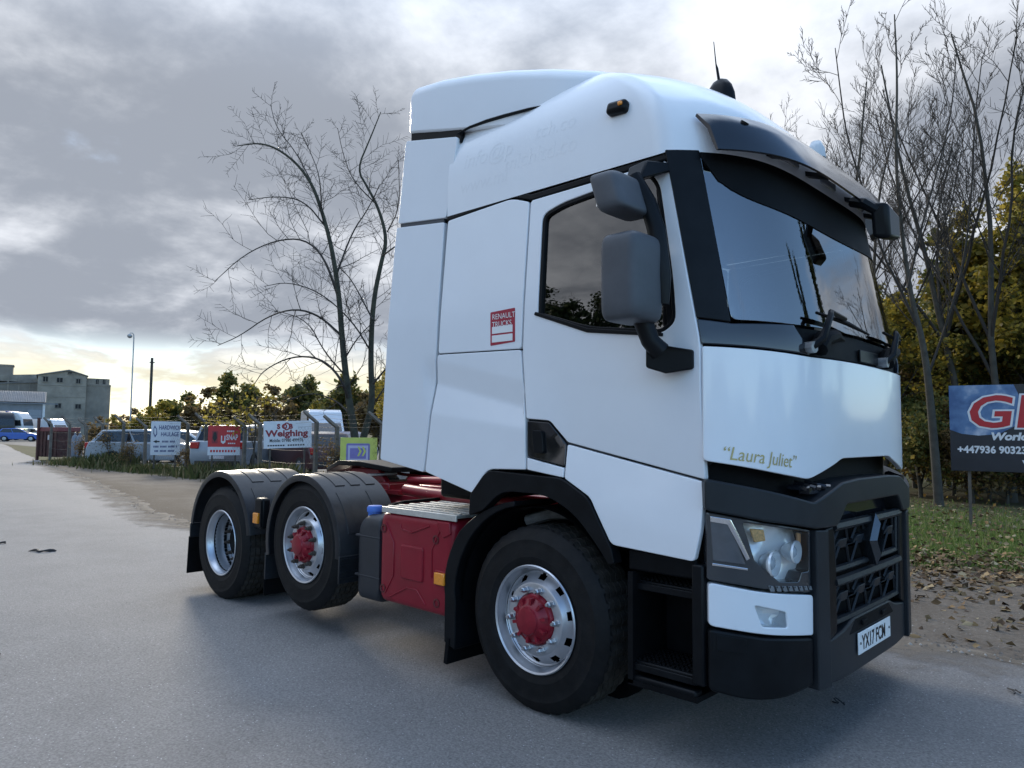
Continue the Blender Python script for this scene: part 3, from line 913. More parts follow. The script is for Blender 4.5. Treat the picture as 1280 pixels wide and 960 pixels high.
# ---- mirrors on the doors
for s in (-1, 1):
    def hull(c, sx, sy, sz, lean=0.0, n=8.0):
        rings = []
        for k in range(15):
            v = math.sin(-PI / 2 + PI * k / 14)
            kz = (1 - abs(v) ** n) ** (1 / n) if abs(v) < 1 else .0
            kz = max(kz, .62)
            ring = []
            for j in range(28):
                a = 2 * PI * j / 28
                ca, sa = math.cos(a), math.sin(a)
                e = 2 / 5.5
                px = math.copysign(abs(ca) ** e, ca) * sx * kz * (1.0 if ca > 0 else .75)
                py = math.copysign(abs(sa) ** e, sa) * sy * kz
                ring.append(Vector((c[0] + px + lean * v, s * (c[1] + py), c[2] + v * sz)))
            rings.append(ring)
        return rings
    mm = MB().loft(hull((.835, 1.49, 2.275), .118, .130, .205)).build('door_mirror', GREYP, lorry, smooth=50, bevel=.006)
    MB().box((.742, s * 1.49, 2.275), (.006, .17, .30)).build('mirror_glass', CHROME, mm)
    m2 = MB().loft(hull((.775, 1.485, 2.685), .092, .140, .098, -.03, 7)).build('wide_angle_mirror', GREYP, lorry, smooth=50, bevel=.006)
    MB().box((.700, s * 1.485, 2.685), (.006, .16, .10)).build('mirror_glass', CHROME, m2)
    MB().tube([(.80, s * 1.40, 2.80), (.87, s * 1.385, 2.66), (.91, s * 1.375, 2.52), (.935, s * 1.37, 2.30), (.94, s * 1.37, 2.16)], [.035, .042, .045, .045, .03], 10).build('mirror_arm', BLACK, mm, smooth=60)
    MB().tube([(.85, s * 1.42, 2.12), (.89, s * 1.40, 1.99), (.92, s * 1.36, 1.94)], [.05, .045, .05], 10).build('mirror_stalk', BLACK, mm, smooth=60)
    MB().loft([[Vector((x, s * y, z)) for x, y, z in ((.86, 1.40, 1.985), (.96, 1.36, 1.965), (1.03, 1.245, 1.955), (1.03, 1.245, 1.86), (.95, 1.37, 1.835), (.86, 1.40, 1.865))], [Vector((x, s * y, z)) for x, y, z in ((.84, 1.24, 1.97), (.90, 1.23, 1.96), (1.02, 1.225, 1.95), (1.02, 1.225, 1.862), (.90, 1.23, 1.85), (.84, 1.24, 1.875))]]).build('mirror_foot', BLACK, mm, bevel=.012)
    MB().loft([[Vector((x, s * y, z)) for x, y, z in ((.74, 1.36, 2.87), (.83, 1.34, 2.895), (.84, 1.40, 2.78), (.76, 1.42, 2.78))], [Vector((x, s * y, z)) for x, y, z in ((.76, 1.23, 2.90), (.89, 1.22, 2.90), (.90, 1.22, 2.85), (.77, 1.23, 2.84))]]).build('mirror_bracket', BLACK, mm, bevel=.01)

# ---- wheels
def tyre_mesh(rad, wdt, lugs):
    """outer side at y = 0, body towards +y"""
    n = 120
    rr = rad
    prof = [(.290, .020), (.300, .004), (.318, -.004), (.345, -.011), (.352, -.0095), (.395, -.015), (.402, -.0135), (.430, -.0145), (.440, -.016), (rr - .05, -.004), (rr - .022, .012), (rr - .008, .026)]
    side_n = len(prof)
    tw0, tw1 = .030, wdt - .030
    gr = 5
    tread = []
    for k in range(gr):
        a = tw0 + (tw1 - tw0) * k / gr
        b = tw0 + (tw1 - tw0) * (k + 1) / gr
        tread += [(rr, a + .005, 1), (rr, b - .005, 1)]
        if k < gr - 1:
            tread += [(rr - .018, b - .004, 0), (rr - .018, b + .004, 0)]
    v, f = [], []
    full = [(r_, h, 0) for r_, h in prof] + tread + [(r_, wdt - h, 0) for r_, h in prof[::-1]]
    k = len(full)
    for i in range(n):
        a = 2 * PI * i / n
        ca, sa = math.cos(a), math.sin(a)
        for (r_, h, t_) in full:
            q = r_
            if t_ and lugs and (i % 3 == 0):
                q = r_ - .013
            v.append((q * ca, h, q * sa))
    for i in range(n):
        j = (i + 1) % n
        for q in range(k - 1):
            f.append((i * k + q, i * k + q + 1, j * k + q + 1, j * k + q))
    mb = MB()
    mb.v, mb.f = v, f
    return mb, side_n, k, n
def make_wheel(kind, loc, nutmat, hubmat, rad=.513, s=-1):
    """wheel built with its outer side facing -y; turned round for the other side"""
    wdt = .30
    if kind == 'dish':
        prof = [(.2985, .000), (.300, -.006), (.294, -.012), (.284, -.006), (.279, .012), (.272, .020), (.262, .060), (.258, .110), (.262, .150), (.262, .175), (.240, .182), (.222, .178), (.208, .172), (.196, .168), (.185, .160), (.150, .160), (.138, .170)]
        hole = (10, 14)
        nut_y, hole_r, hub = .158, .225, [(.138, .30), (.138, .05), (.132, .03), (.10, .022), (.0, .020)]
        hub = [(.137, .19), (.135, .150), (.128, .140), (.06, .135), (.055, .120), (.0, .118)]
    else:
        prof = [(.2985, .000), (.300, -.006), (.294, -.012), (.284, -.006), (.279, .012), (.273, .022), (.268, .048), (.259, .058), (.252, .062), (.243, .058), (.234, .050), (.226, .041), (.218, .032), (.208, .020), (.200, .008), (.190, .004), (.146, .004), (.140, .012)]
        nut_y = .003
        hub = [(.142, .03), (.140, .000), (.132, -.012), (.118, -.014), (.084, -.050), (.076, -.054), (.072, -.064), (.060, -.068), (.0, -.068)]
    n = 120
    cen = [(prof[q][0] + prof[q + 1][0]) / 2 for q in range(len(prof) - 1)]
    lo, hi = (.208, .240) if kind == 'dish' else (.218, .250)
    def skip(i, q):
        if kind == 'dish' and q < 10 or kind != 'dish' and q < 8:
            return False
        if not (lo < cen[q] < hi):
            return False
        ph = ((i + .5) % 12) - 6
        rad_n = (cen[q] - (lo + hi) / 2) / ((hi - lo) / 2)
        return (ph / 2.3) ** 2 + rad_n ** 2 < 1.0
    w_ = MB().lathe(prof, n, skip=skip).build('wheel', ALU, lorry, smooth=28, loc=loc)
    tb, sn, k, nn = tyre_mesh(rad, wdt, True)
    ty = tb.build('tyre', RUBBER, w_, smooth=25)
    ty.location = (0, .0, 0)
    ty.data.materials.append(TREAD)
    for p in ty.data.polygons:
        if (p.index % (k - 1)) in range(sn, k - sn - 1):
            p.material_index = 1
    b = MB()
    b.lathe([(.262, .05), (.262, .30)], 48)
    b.lathe([(.262, .17), (.0, .18)], 32) if kind != 'dish' else b.lathe([(.262, .25), (.0, .26)], 32)
    b.build('wheel_barrel', MATTE, w_, smooth=50)
    hb = MB().lathe(hub, 40 if kind != 'dish' else 40)
    if kind != 'dish':
        for i in range(10):
            a = 2 * PI * (i + .5) / 10
            hb.box((math.cos(a) * .098, -.033, math.sin(a) * .098), (.050, .030, .016), (0, -a, 0))
    hb.build('hub', hubmat, w_, smooth=30)
    for i in range(10):
        a = 2 * PI * (i + .25) / 10
        c = (math.cos(a) * .1675, nut_y, math.sin(a) * .1675)
        nb = MB().lathe([(.021, .0), (.021, -.006), (.0165, -.008), (.016, -.034), (.011, -.040), (.009, -.052), (.0, -.053)], 6)
        o = nb.build('wheel_nut', nutmat, w_, smooth=0)
        o.location = c
    return w_
RH = .513
XM, XD, ZM = -2.447, -3.883, .654
HUBRED = mat('hub_red', (.23, .010, .022), .36, spec=.3, var=.2, vscale=14, coat=.1, dirt=.06)
wf = make_wheel('front', (0, -1.21, RH), mat('bright_nut', (.45, .46, .48), .35, metal=.8, var=.2, vscale=40), HUBRED)
wm = make_wheel('front', (XM, -1.21, ZM), RUST, HUBRED)
wr = make_wheel('dish', (XD, -1.21, RH), RUST, MATTE)
wf.rotation_euler[1] = .1
wm.rotation_euler[1] = .45
for o, y in ((wf, 1.21), (wm, 1.21), (wr, 1.21)):
    c = copy_tree(o, lorry)
    c.location.y = y
    c.rotation_euler = (0, o.rotation_euler[1], PI)
for y in (-.87, .87):                                   # inner twins of the drive axle
    c = copy_tree(wr, lorry)
    c.location.y = y
    c.rotation_euler = (0, .3, PI if y > 0 else 0)

# ---- mudguards over the rear wheels
def mudguard(cx, cz, r_, a0, a1, yo, yi, s):
    n = 40
    rings = []
    for k in range(n + 1):
        a = a0 + (a1 - a0) * k / n
        c_, s_ = math.cos(a), math.sin(a)
        ring = []
        for rr, y in ((r_ - .055, yo), (r_ - .012, yo), (r_ - .003, yo - .004), (r_, yo - .012), (r_, yi), (r_ - .012, yi), (r_ - .012, yo - .02), (r_ - .055, yo - .012)):
            ring.append(Vector((cx + rr * c_, s * y, cz + rr * s_)))
        rings.append(ring)
    g = MB().loft(rings).build('mudguard', GUARD, lorry, smooth=30)
    def rib(y0, y1, b0, b1):
        rs = []
        for k in range(13):
            a = b0 + (b1 - b0) * k / 12
            c_, s_ = math.cos(a), math.sin(a)
            rs.append([Vector((cx + rr * c_, s * y, cz + rr * s_)) for rr, y in ((r_ - .002, y0), (r_ + .007, y0 - .005), (r_ + .007, y1 + .005), (r_ - .002, y1))])
        MB().loft(rs).build('mudguard_rib', GUARD, g, smooth=25)
    w3 = (yo - yi)
    for q in (.30, .56, .82):
        rib(yo - w3 * (q - .085), yo - w3 * (q + .085), R(112), R(58))
    for q in (.22, .72):
        rib(yo - w3 * (q - .07), yo - w3 * (q + .07), R(50), R(14))
    return g
for s in (-1, 1):
    g1 = mudguard(XM, ZM, .555, R(-5), R(195), 1.245, .70, s)
    g2 = mudguard(XD, RH + .045, .615, R(8), R(172), 1.245, .55, s)
    # straight lower skirts
    MB().box((XM + .548, s * .975, .53), (.018, .54, .20)).build('mudguard_skirt', GUARD, g1, bevel=.004)
    for k in range(4):
        MB().box((XM + .559, s * .975, .47 + .045 * k), (.006, .52, .012)).build('skirt_rib', GUARD, g1)
    MB().box((XM - .545, s * .975, .42), (.018, .54, .22)).build('mudguard_skirt', GUARD, g1, bevel=.004)
    MB().box((XD - .618, s * .90, .57), (.02, .68, .14)).build('mudguard_skirt', GUARD, g2, bevel=.004)
    MB().box((XD - .640, s * .90, .33), (.014, .69, .36), (0, R(4), 0)).build('mud_flap', MATTE, lorry, bevel=.004)
    MB().box((XM - .62, s * .90, .33), (.014, .62, .34)).build('mud_flap', MATTE, lorry, bevel=.004)
    # marker lamp on the bracket between the guards
    mk = MB().box((XM - .72, s * 1.19, .84), (.14, .08, .26)).build('guard_bracket', BLACK, lorry, bevel=.02)
    MB().box((XM - .735, s * 1.235, .80), (.085, .03, .09)).build('marker_lamp', AMBER, mk, bevel=.006)
    MB().box((XM - .66, s * 1.230, .84), (.012, .02, .22)).build('bracket_rib', BLACK, mk)
    # rear lamp cluster
    tl = MB().box((-4.58, s * .92, .70), (.08, .42, .14)).build('rear_lamp', mat('red_lens', (.35, .01, .01), .2, var=.2, coat=.4), lorry, bevel=.01)
    # front wheel mudguard behind the wheel
    rings = []
    for k in range(17):
        a = R(100 + 108 * k / 16)
        rr = .615
        c_, s_ = math.cos(a), math.sin(a)
        x, z = rr * 1.0 * c_ - .03, RH + rr * s_ * 1.02
        if k > 11:
            x = -.63 - .0 * k
        rings.append([Vector((x, s * 1.235, z)), Vector((x - .10 * min(1, k / 6), s * 1.235, z + .03)), Vector((x - .10 * min(1, k / 6), s * .80, z + .03)), Vector((x, s * .80, z))])
    MB().loft(rings).build('front_mudguard', BLACK, lorry, smooth=30, bevel=.006)
    MB().box((-.70, s * 1.06, .20), (.03, .36, .16), (0, R(8), 0)).build('front_mud_flap', MATTE, lorry)
    rings = []
    for k in range(25):
        a = R(40 + 142 * k / 24)
        rings.append([Vector((.60 * math.cos(a), s * 1.20, RH + .60 * math.sin(a) + .02)), Vector((.60 * math.cos(a), s * .70, RH + .60 * math.sin(a) + .02))])
    MB().loft(rings, closed=False, caps=False).build('wheel_arch_liner', MATTE, lorry, smooth=60)
    MB().lathe([(.60, 0), (.02, 0)], 40, (0, s * .70, RH + .05)).build('wheel_arch_back', MATTE, lorry)
    # air hoses seen in the arch
    MB().tube([(-.25, s * 1.0, 1.02), (-.10, s * .95, 1.07), (.10, s * .98, 1.09), (.25, s * 1.02, 1.05)], .035, 8).build('arch_hose', STEEL if s < 0 else MATTE, lorry)

# ---- chassis
for s in (-1, 1):
    b = MB()
    b.box((-1.85, s * .43, .885), (5.4, .012, .26)).box((-1.85, s * .395, 1.010), (5.4, .08, .012)).box((-1.85, s * .395, .760), (5.4, .08, .012))
    b.build('chassis_rail', RED, lorry, bevel=.003)
    for k in range(16):
        MB().tube([(-4.3 + .17 * k, s * .436, .95), (-4.3 + .17 * k, s * .450, .95)], .014, 6).build('chassis_bolt', RED, lorry)
for x in (-4.5, -3.2, -1.95, -.95):
    MB().box((x, 0, .90), (.12, .78, .16)).build('cross_member', RED, lorry, bevel=.01)
for x in (XM, XD, 0):
    MB().tube([(x, -1.0, ZM if x == XM else RH), (x, 1.0, ZM if x == XM else RH)], .07, 12).build('axle', RED if x != 0 else MATTE, lorry)
    for s in (-1, 1):
        MB().tube([(x - .10, s * .62, .72), (x - .10, s * .62, .98)], [.12, .12], 16).build('air_bag', RUBBER, lorry, bevel=.01)
MB().lathe([(0, -.2), (.18, -.16), (.2, 0), (.18, .16), (0, .2)], 20, (XD, 0, RH)).build('differential', RED, lorry, smooth=50)
MB().tube([(-.6, 0, .75), (XD, 0, .56)], .06, 12).build('prop_shaft', MATTE, lorry)
# red pipes and brackets behind the tank, seen over the catwalk
MB().tube([(-.55, -.62, 1.06), (-1.6, -.62, 1.075), (-2.0, -.55, 1.08)], .045, 10).build('red_pipe', RED, lorry, smooth=60)
MB().tube([(-.5, -.35, 1.16), (-1.3, -.30, 1.17), (-2.3, -.28, 1.13)], .03, 8).build('red_pipe', RED, lorry, smooth=60)
MB().box((-1.55, -.30, 1.09), (.9, .25, .05)).build('red_cover', RED, lorry, bevel=.01)
MB().box((-1.9, .25, 1.08), (.7, .4, .10)).build('red_cover', RED, lorry, bevel=.01)
MB().box((-2.55, 0, 1.06), (.30, .86, .10)).build('suspension_bridge', RED, lorry, bevel=.02)
for k, y in enumerate((-.15, .05, .2)):
    MB().tube([(-.80, y, 1.75 - .1 * k), (-1.05, y, 1.30), (-1.5, y * .8, 1.18), (-2.2, y * .8, 1.15), (-2.7, y, 1.17)], .014, 6).build('air_line', RED if k != 1 else MATTE, lorry, smooth=60)
MB().box((-.95, 0, 1.35), (.35, 1.9, .5)).build('engine_cover', MATTE, lorry, bevel=.03)
# fifth wheel
fw_ = MB()
fw_.prism([(-2.31, -.47, 1.245), (-2.31, .47, 1.245), (-2.75, .50, 1.285), (-3.07, .50, 1.285), (-3.43, .40, 1.20), (-3.44, .10, 1.20), (-3.05, .045, 1.262), (-3.05, -.045, 1.262), (-3.44, -.10, 1.20), (-3.43, -.40, 1.20), (-3.07, -.50, 1.285), (-2.75, -.50, 1.285)], (0, 0, -.045))
fwo = fw_.build('fifth_wheel', BLACK, lorry, bevel=.006)
for s in (-1, 1):
    MB().prism([(-2.60, s * .40, 1.22), (-3.00, s * .40, 1.22), (-3.20, s * .40, 1.03), (-2.40, s * .40, 1.03)], (0, -s * .06, 0)).build('fifth_wheel_leg', RED, fwo, bevel=.01)
MB().box((-2.80, 0, 1.035), (1.2, .95, .03)).build('mounting_plate', RED, fwo)
MB().tube([(-2.45, -.30, 1.18), (-2.65, -.62, 1.16), (-2.67, -.80, 1.15)], .014, 6).build('release_handle', STEEL, fwo)
MB().box((-4.55, 0, .85), (.12, 2.0, .22)).build('rear_beam', RED, lorry, bevel=.01)
# ---- fuel tank and catwalk
TX0, TX1, TZ0, TZ1, TY = -1.435, -.668, .385, 1.0, -1.222
def tank_map(x, z, d=0.0):
    return Vector((x, TY - d, z))
tank = MB()
rings = []
for k, (y, ins_) in enumerate(((-.55, 0.0), (-1.17, 0.0), (-1.20, .008), (-1.216, .022), (-1.222, .045))):
    ring = rpoly([(TX0 + ins_, TZ0 + ins_), (TX1 - ins_, TZ0 + ins_), (TX1 - ins_, TZ1 - ins_), (TX0 + ins_, TZ1 - ins_)], .06, 5)
    rings.append([Vector((a, y, b)) for a, b in ring])
tank.loft(rings)
tk = tank.build('fuel_tank', REDT, lorry, smooth=40)
def emboss(pts, w_=.008, h_=.007):
    P = [Vector(p) for p in pts]
    MB().tube([tank_map(p.x, p.y, 0) for p in P], w_ * .8, 6).build('tank_ridge', REDT, tk, smooth=60)
panel('tank_boss', rpoly([(-1.19, .80), (-.955, .80), (-.955, .575), (-1.19, .575)], .02), tank_map, REDT, tk, lift=.012, th=.014, ed=.010)
emboss([(-1.20, .93), (-1.19, .90), (-1.08, .885), (-.90, .945)])
emboss([(-1.36, .93), (-1.27, .80), (-1.27, .58), (-1.36, .45)])
emboss([(-1.31, .43), (-1.12, .52), (-1.02, .52), (-.93, .44)])
emboss([(-.80, .92), (-.87, .80), (-.87, .62)])
for x, z in ((-1.385, .885), (-.835, .865), (-1.385, .478), (-.820, .468)):
    MB().lathe([(.030, .0), (.030, -.004), (.020, -.006), (.016, .004), (.0, .006)], 16, (x, TY, z)).build('tank_bolt', mat('tank_bolt_red', (.10, .008, .012), .45), tk)
panel('tank_step_plate', rpoly([(-.83, .985), (-.70, .985), (-.69, .91), (-.76, .88)], .01), tank_map, REDT, tk, lift=.010, th=.02, ed=.008)
MB().box((-.775, TY - .012, .628), (.095, .03, .075)).build('side_marker', AMBER, tk, bevel=.006)
MB().box((-.775, TY - .002, .628), (.12, .012, .095)).build('marker_plinth', REDT, tk, bevel=.004)
cw = MB().box((-1.03, -.88, 1.022), (.76, .66, .022)).build('catwalk', CHEQ, lorry, bevel=.004)
MB().box((-1.03, -1.216, 1.014), (.77, .014, .040)).build('catwalk_edge', mat('bare_aluminium', (.62, .60, .55), .4, metal=.5, var=.2, dirt=.2), cw, bevel=.003)
for k in range(7):
    MB().box((-1.03, -1.17 + .095 * k, 1.036), (.74, .03, .008)).build('catwalk_strip', CHEQ, cw, bevel=.003)
for i in range(12):
    for j in range(3):
        MB().box((-1.37 + .062 * i, -1.122 + .19 * j, 1.036), (.034, .012, .006), (0, 0, R(45 if (i + j) % 2 else -45))).build('tread_stud', CHEQ, cw)
MB().tube([(-1.44, -1.15, 1.03), (-1.46, -1.0, 1.045), (-1.46, -.62, 1.05), (-.8, -.56, 1.05)], .012, 6).build('catwalk_rail', MATTE, cw)
MB().box((-1.52, -.78, 1.035), (.12, .4, .012)).build('tank_bracket', RED, lorry)
# additive tank with its blue cap
ab = MB()
rings = []
for k, (y, ins_) in enumerate(((-.62, .0), (-1.13, .0), (-1.165, .012), (-1.185, .035), (-1.192, .07))):
    ring = rpoly([(-1.765 + ins_, .345 + ins_), (-1.475, .345 + ins_), (-1.475, .955 - ins_), (-1.68 + ins_, .955 - ins_), (-1.765 + ins_, .88 - ins_)], .05, 4)
    rings.append([Vector((a, y, b)) for a, b in ring])
ab.loft(rings)
abo = ab.build('additive_tank', TANKP, lorry, smooth=40)
for z in (.52, .80):
    MB().box((-1.62, -1.0, z), (.296, .388, .014)).build('tank_rib', TANKP, abo, bevel=.004)
MB().lathe([(.05, .0), (.05, .035), (.058, .036), (.060, .065), (.050, .080), (.0, .084)], 20, (-1.675, -1.09, .930), axis='z').build('filler_cap', BLUECAP, abo, smooth=40)
# boxes on the far side
MB().box((-1.2, .90, .70), (1.1, .62, .58)).build('battery_box', MATTE, lorry, bevel=.03)
MB().tube([(-1.9, .75, .62), (-2.0, .75, .62)], .2, 16).build('air_tank', RED, lorry)
MB().box((.95, 0, .72), (.2, 1.6, .6)).build('radiator', MATTE, lorry)
MB().box((.2, 0, .95), (1.3, .8, .7)).build('engine', MATTE, lorry, bevel=.05)

# ================================================================== GROUND
FH = Vector((math.cos(YAW), math.sin(YAW), 0))
RH_ = Vector((math.sin(YAW), -math.cos(YAW), 0))
def gp(px, depth, z=0.0):
    """a point of the place: so many metres ahead of where the photographer stood, on the bearing of a picture column"""
    p = CAM + FH * depth + RH_ * ((px - 640) / FPX * depth)
    return Vector((p.x, p.y, z))
def ground_mat(name, c1, c2, c3, sc, bump, bs, rough=.9, speck=0.0, speck_c=(.4, .4, .4), patch=.0, patch_c=(.1, .1, .1), gc=.55):
    m = bpy.data.materials.new(name)
    m.use_nodes = True
    t = m.node_tree
    b = t.nodes['Principled BSDF']
    tcn = t.nodes.new('ShaderNodeTexCoord')
    def nz(scale, det=8, ro=.6, stretch=None):
        n = t.nodes.new('ShaderNodeTexNoise')
        n.inputs['Scale'].default_value = scale
        n.inputs['Detail'].default_value = det
        n.inputs['Roughness'].default_value = ro
        if stretch:
            mp_ = t.nodes.new('ShaderNodeMapping')
            mp_.inputs['Scale'].default_value = stretch
            mp_.inputs['Rotation'].default_value = (0, 0, R(-8))
            t.links.new(tcn.outputs['Object'], mp_.inputs[0])
            t.links.new(mp_.outputs[0], n.inputs['Vector'])
        else:
            t.links.new(tcn.outputs['Object'], n.inputs['Vector'])
        return n.outputs[0]
    def rng_(x, a, b_):
        r_ = t.nodes.new('ShaderNodeMapRange')
        r_.interpolation_type = 'SMOOTHSTEP'
        r_.inputs[1].default_value = a
        r_.inputs[2].default_value = b_
        t.links.new(x, r_.inputs[0])
        return r_.outputs[0]
    def mix(f, a, b_):
        x = t.nodes.new('ShaderNodeMix')
        x.data_type = 'RGBA'
        if isinstance(f, float):
            x.inputs[0].default_value = f
        else:
            t.links.new(f, x.inputs[0])
        for i, q in ((6, a), (7, b_)):
            if isinstance(q, tuple):
                x.inputs[i].default_value = (*q, 1)
            else:
                t.links.new(q, x.inputs[i])
        return x.outputs[2]
    col = mix(rng_(nz(sc), .35, .65), c1, c2)
    col = mix(rng_(nz(sc * .13, 5, .55, (.35, 1.6, 1)), .42, .68), col, c3)
    grain = nz(bs, 4, .7)
    x = t.nodes.new('ShaderNodeMix')
    x.data_type = 'RGBA'
    x.blend_type = 'MULTIPLY'
    x.inputs[0].default_value = gc
    t.links.new(col, x.inputs[6])
    rp = t.nodes.new('ShaderNodeValToRGB')
    rp.color_ramp.elements[0].position = .3
    rp.color_ramp.elements[0].color = (.45, .45, .45, 1)
    rp.color_ramp.elements[1].position = .7
    rp.color_ramp.elements[1].color = (1.35, 1.35, 1.35, 1)
    t.links.new(grain, rp.inputs[0])
    t.links.new(rp.outputs[0], x.inputs[7])
    col = x.outputs[2]
    if speck:
        vo = t.nodes.new('ShaderNodeTexVoronoi')
        vo.inputs['Scale'].default_value = 26
        t.links.new(tcn.outputs['Object'], vo.inputs['Vector'])
        lt = rng_(vo.outputs['Distance'], speck, speck * .5)
        col = mix(lt, col, speck_c)
    if patch:
        col = mix(rng_(nz(1.1, 9, .7), .70 - patch * .1, .74), col, patch_c)
    t.links.new(col, b.inputs['Base Color'])
    b.inputs['Roughness'].default_value = rough
    b.inputs['Specular IOR Level'].default_value = .15
    bp = t.nodes.new('ShaderNodeBump')
    bp.inputs['Strength'].default_value = bump
    bp.inputs['Distance'].default_value = .012
    t.links.new(grain, bp.inputs['Height'])
    t.links.new(bp.outputs[0], b.inputs['Normal'])
    return m
ASPH = ground_mat('worn_asphalt', (.205, .196, .190), (.232, .222, .214), (.262, .245, .230), 1.6, .8, 75, .82, .12, (.50, .50, .50), .35, (.13, .125, .12), .75)
DIRT = ground_mat('gravelly_dirt', (.130, .105, .082), (.180, .150, .120), (.095, .074, .054), 1.2, 1.0, 30, .95, .12, (.32, .30, .27))
SOIL = ground_mat('dark_turf', (.045, .050, .022), (.075, .078, .035), (.075, .06, .035), .8, 1.0, 18, .95)
YARD = ground_mat('gravel_yard', (.17, .155, .135), (.24, .22, .20), (.12, .11, .09), .6, 1.0, 14, .95)
def sheet(name, pts, z, m, jag=0.0, step=.5):
    P = []
    n = len(pts)
    for i in range(n):
        a, b = Vector(pts[i]), Vector(pts[(i + 1) % n])
        L = (b - a).length
        k = max(1, int(L / step)) if jag and L < 60 else 1
        for j in range(k):
            q = a + (b - a) * (j / k)
            if jag:
                q += Vector((rng.normal(0, jag), rng.normal(0, jag)))
            P.append((q.x, q.y, z))
    o = MB().add(P, [tuple(range(len(P)))]).build(name, m, None, smooth=0)
    return tag(o, None, None, kind='structure')
sheet('ground', [(-1500, -1500), (1500, -1500), (1500, 1500), (-1500, 1500)], 0.0, SOIL)
EDGE = [(90, 12), (40, 6.2), (15, 3.4), (8, 2.55), (4, 2.2), (1.8, 1.98), (.98, 1.86), (-2, 1.6), (-5, 1.25), (-9.5, .85), (-12, 1.2), (-14.3, 1.7), (-23, 3.3), (-34, 4.9), (-45, 6.8), (-57, 8.8), (-75, 12), (-130, 20)]
sheet('road', EDGE + [(-130, -70), (90, -70)], .004, ASPH, .05, .35)
VER_OUT = [(-37, 6.3), (-26, 5.0), (-19.8, 5.7), (-10, 6.0), (-3, 5.6), (0, 5.3), (1.1, 5.9), (6, 6.6), (15, 8.0), (40, 11)]
VER_IN = [(40, 6.1), (15, 3.3), (8, 2.45), (4, 2.1), (1.8, 1.90), (.98, 1.78), (-2, 1.5), (-5, 1.15), (-9.5, .72), (-12, 1.05), (-14.3, 1.6), (-23, 3.2), (-34, 4.8)]
def vout(x):
    return np.interp(x, [-37, -26, -19.8, -10, -3, 0, 1.1, 6, 15, 40], [6.3, 5.0, 5.7, 6.0, 5.6, 5.3, 5.9, 6.6, 8.0, 11])
def vin(x):
    return np.interp(x, [-34, -23, -14.3, -12, -9.5, -5, -2, .98, 1.8, 4, 8, 15, 40], [4.8, 3.2, 1.6, 1.05, .72, 1.15, 1.5, 1.78, 1.9, 2.1, 2.45, 3.3, 6.1])
def strip(name, f0, f1, x0, x1, z, m, step=.25, jag=.07):
    xs = np.arange(x0, x1, step)
    V_ = []
    for x in xs:
        a, b = float(f0(x)) + rng.normal(0, jag), float(f1(x)) + rng.normal(0, jag * 2)
        for q in (0, .12, .5, .88, 1):
            V_.append((x + rng.normal(0, .02), a + (b - a) * q, z + (.0 if q in (0, 1) else .012)))
    F_ = [(i * 5 + j, (i + 1) * 5 + j, (i + 1) * 5 + j + 1, i * 5 + j + 1) for i in range(len(xs) - 1) for j in range(4)]
    o = MB().add(V_, F_).build(name, m, None, smooth=60)
    return tag(o, None, None, kind='structure')
strip('verge', vin, vout, -36, 40, .009, DIRT)
sheet('yard', [(-120, 14), (-60, 12), (-36, 6.9), (-26, 6.4), (-19, 7.0), (-8, 8.2), (-12, 20), (-30, 60), (-120, 70)], .006, YARD, .15, 1.0)

# sandy dust that thins out from the verge over the asphalt
def dust_mat():
    m = bpy.data.materials.new('road_dust')
    m.use_nodes = True
    t = m.node_tree
    b = t.nodes['Principled BSDF']
    b.inputs['Roughness'].default_value = .95
    b.inputs['Specular IOR Level'].default_value = .1
    tcn = t.nodes.new('ShaderNodeTexCoord')
    def nz(sc, d):
        n = t.nodes.new('ShaderNodeTexNoise')
        n.inputs['Scale'].default_value = sc
        n.inputs['Detail'].default_value = d
        n.inputs['Roughness'].default_value = .7
        t.links.new(tcn.outputs['Object'], n.inputs['Vector'])
        return n.outputs[0]
    rp = t.nodes.new('ShaderNodeValToRGB')
    rp.color_ramp.elements[0].color = (.15, .125, .10, 1)
    rp.color_ramp.elements[1].color = (.27, .225, .175, 1)
    t.links.new(nz(3, 8), rp.inputs[0])
    t.links.new(rp.outputs[0], b.inputs['Base Color'])
    at_ = t.nodes.new('ShaderNodeAttribute')
    at_.attribute_name = 'rnd'
    mm = t.nodes.new('ShaderNodeMath')
    mm.operation = 'SUBTRACT'
    t.links.new(nz(1.4, 10), mm.inputs[0])
    t.links.new(at_.outputs['Fac'], mm.inputs[1])
    mr = t.nodes.new('ShaderNodeMapRange')
    mr.inputs[1].default_value = -.12
    mr.inputs[2].default_value = .22
    t.links.new(mm.outputs[0], mr.inputs[0])
    tr = t.nodes.new('ShaderNodeBsdfTransparent')
    mx = t.nodes.new('ShaderNodeMixShader')
    t.links.new(mr.outputs[0], mx.inputs[0])
    t.links.new(tr.outputs[0], mx.inputs[1])
    t.links.new(b.outputs[0], mx.inputs[2])
    t.links.new(mx.outputs[0], t.nodes['Material Output'].inputs[0])
    return m
DUST = dust_mat()
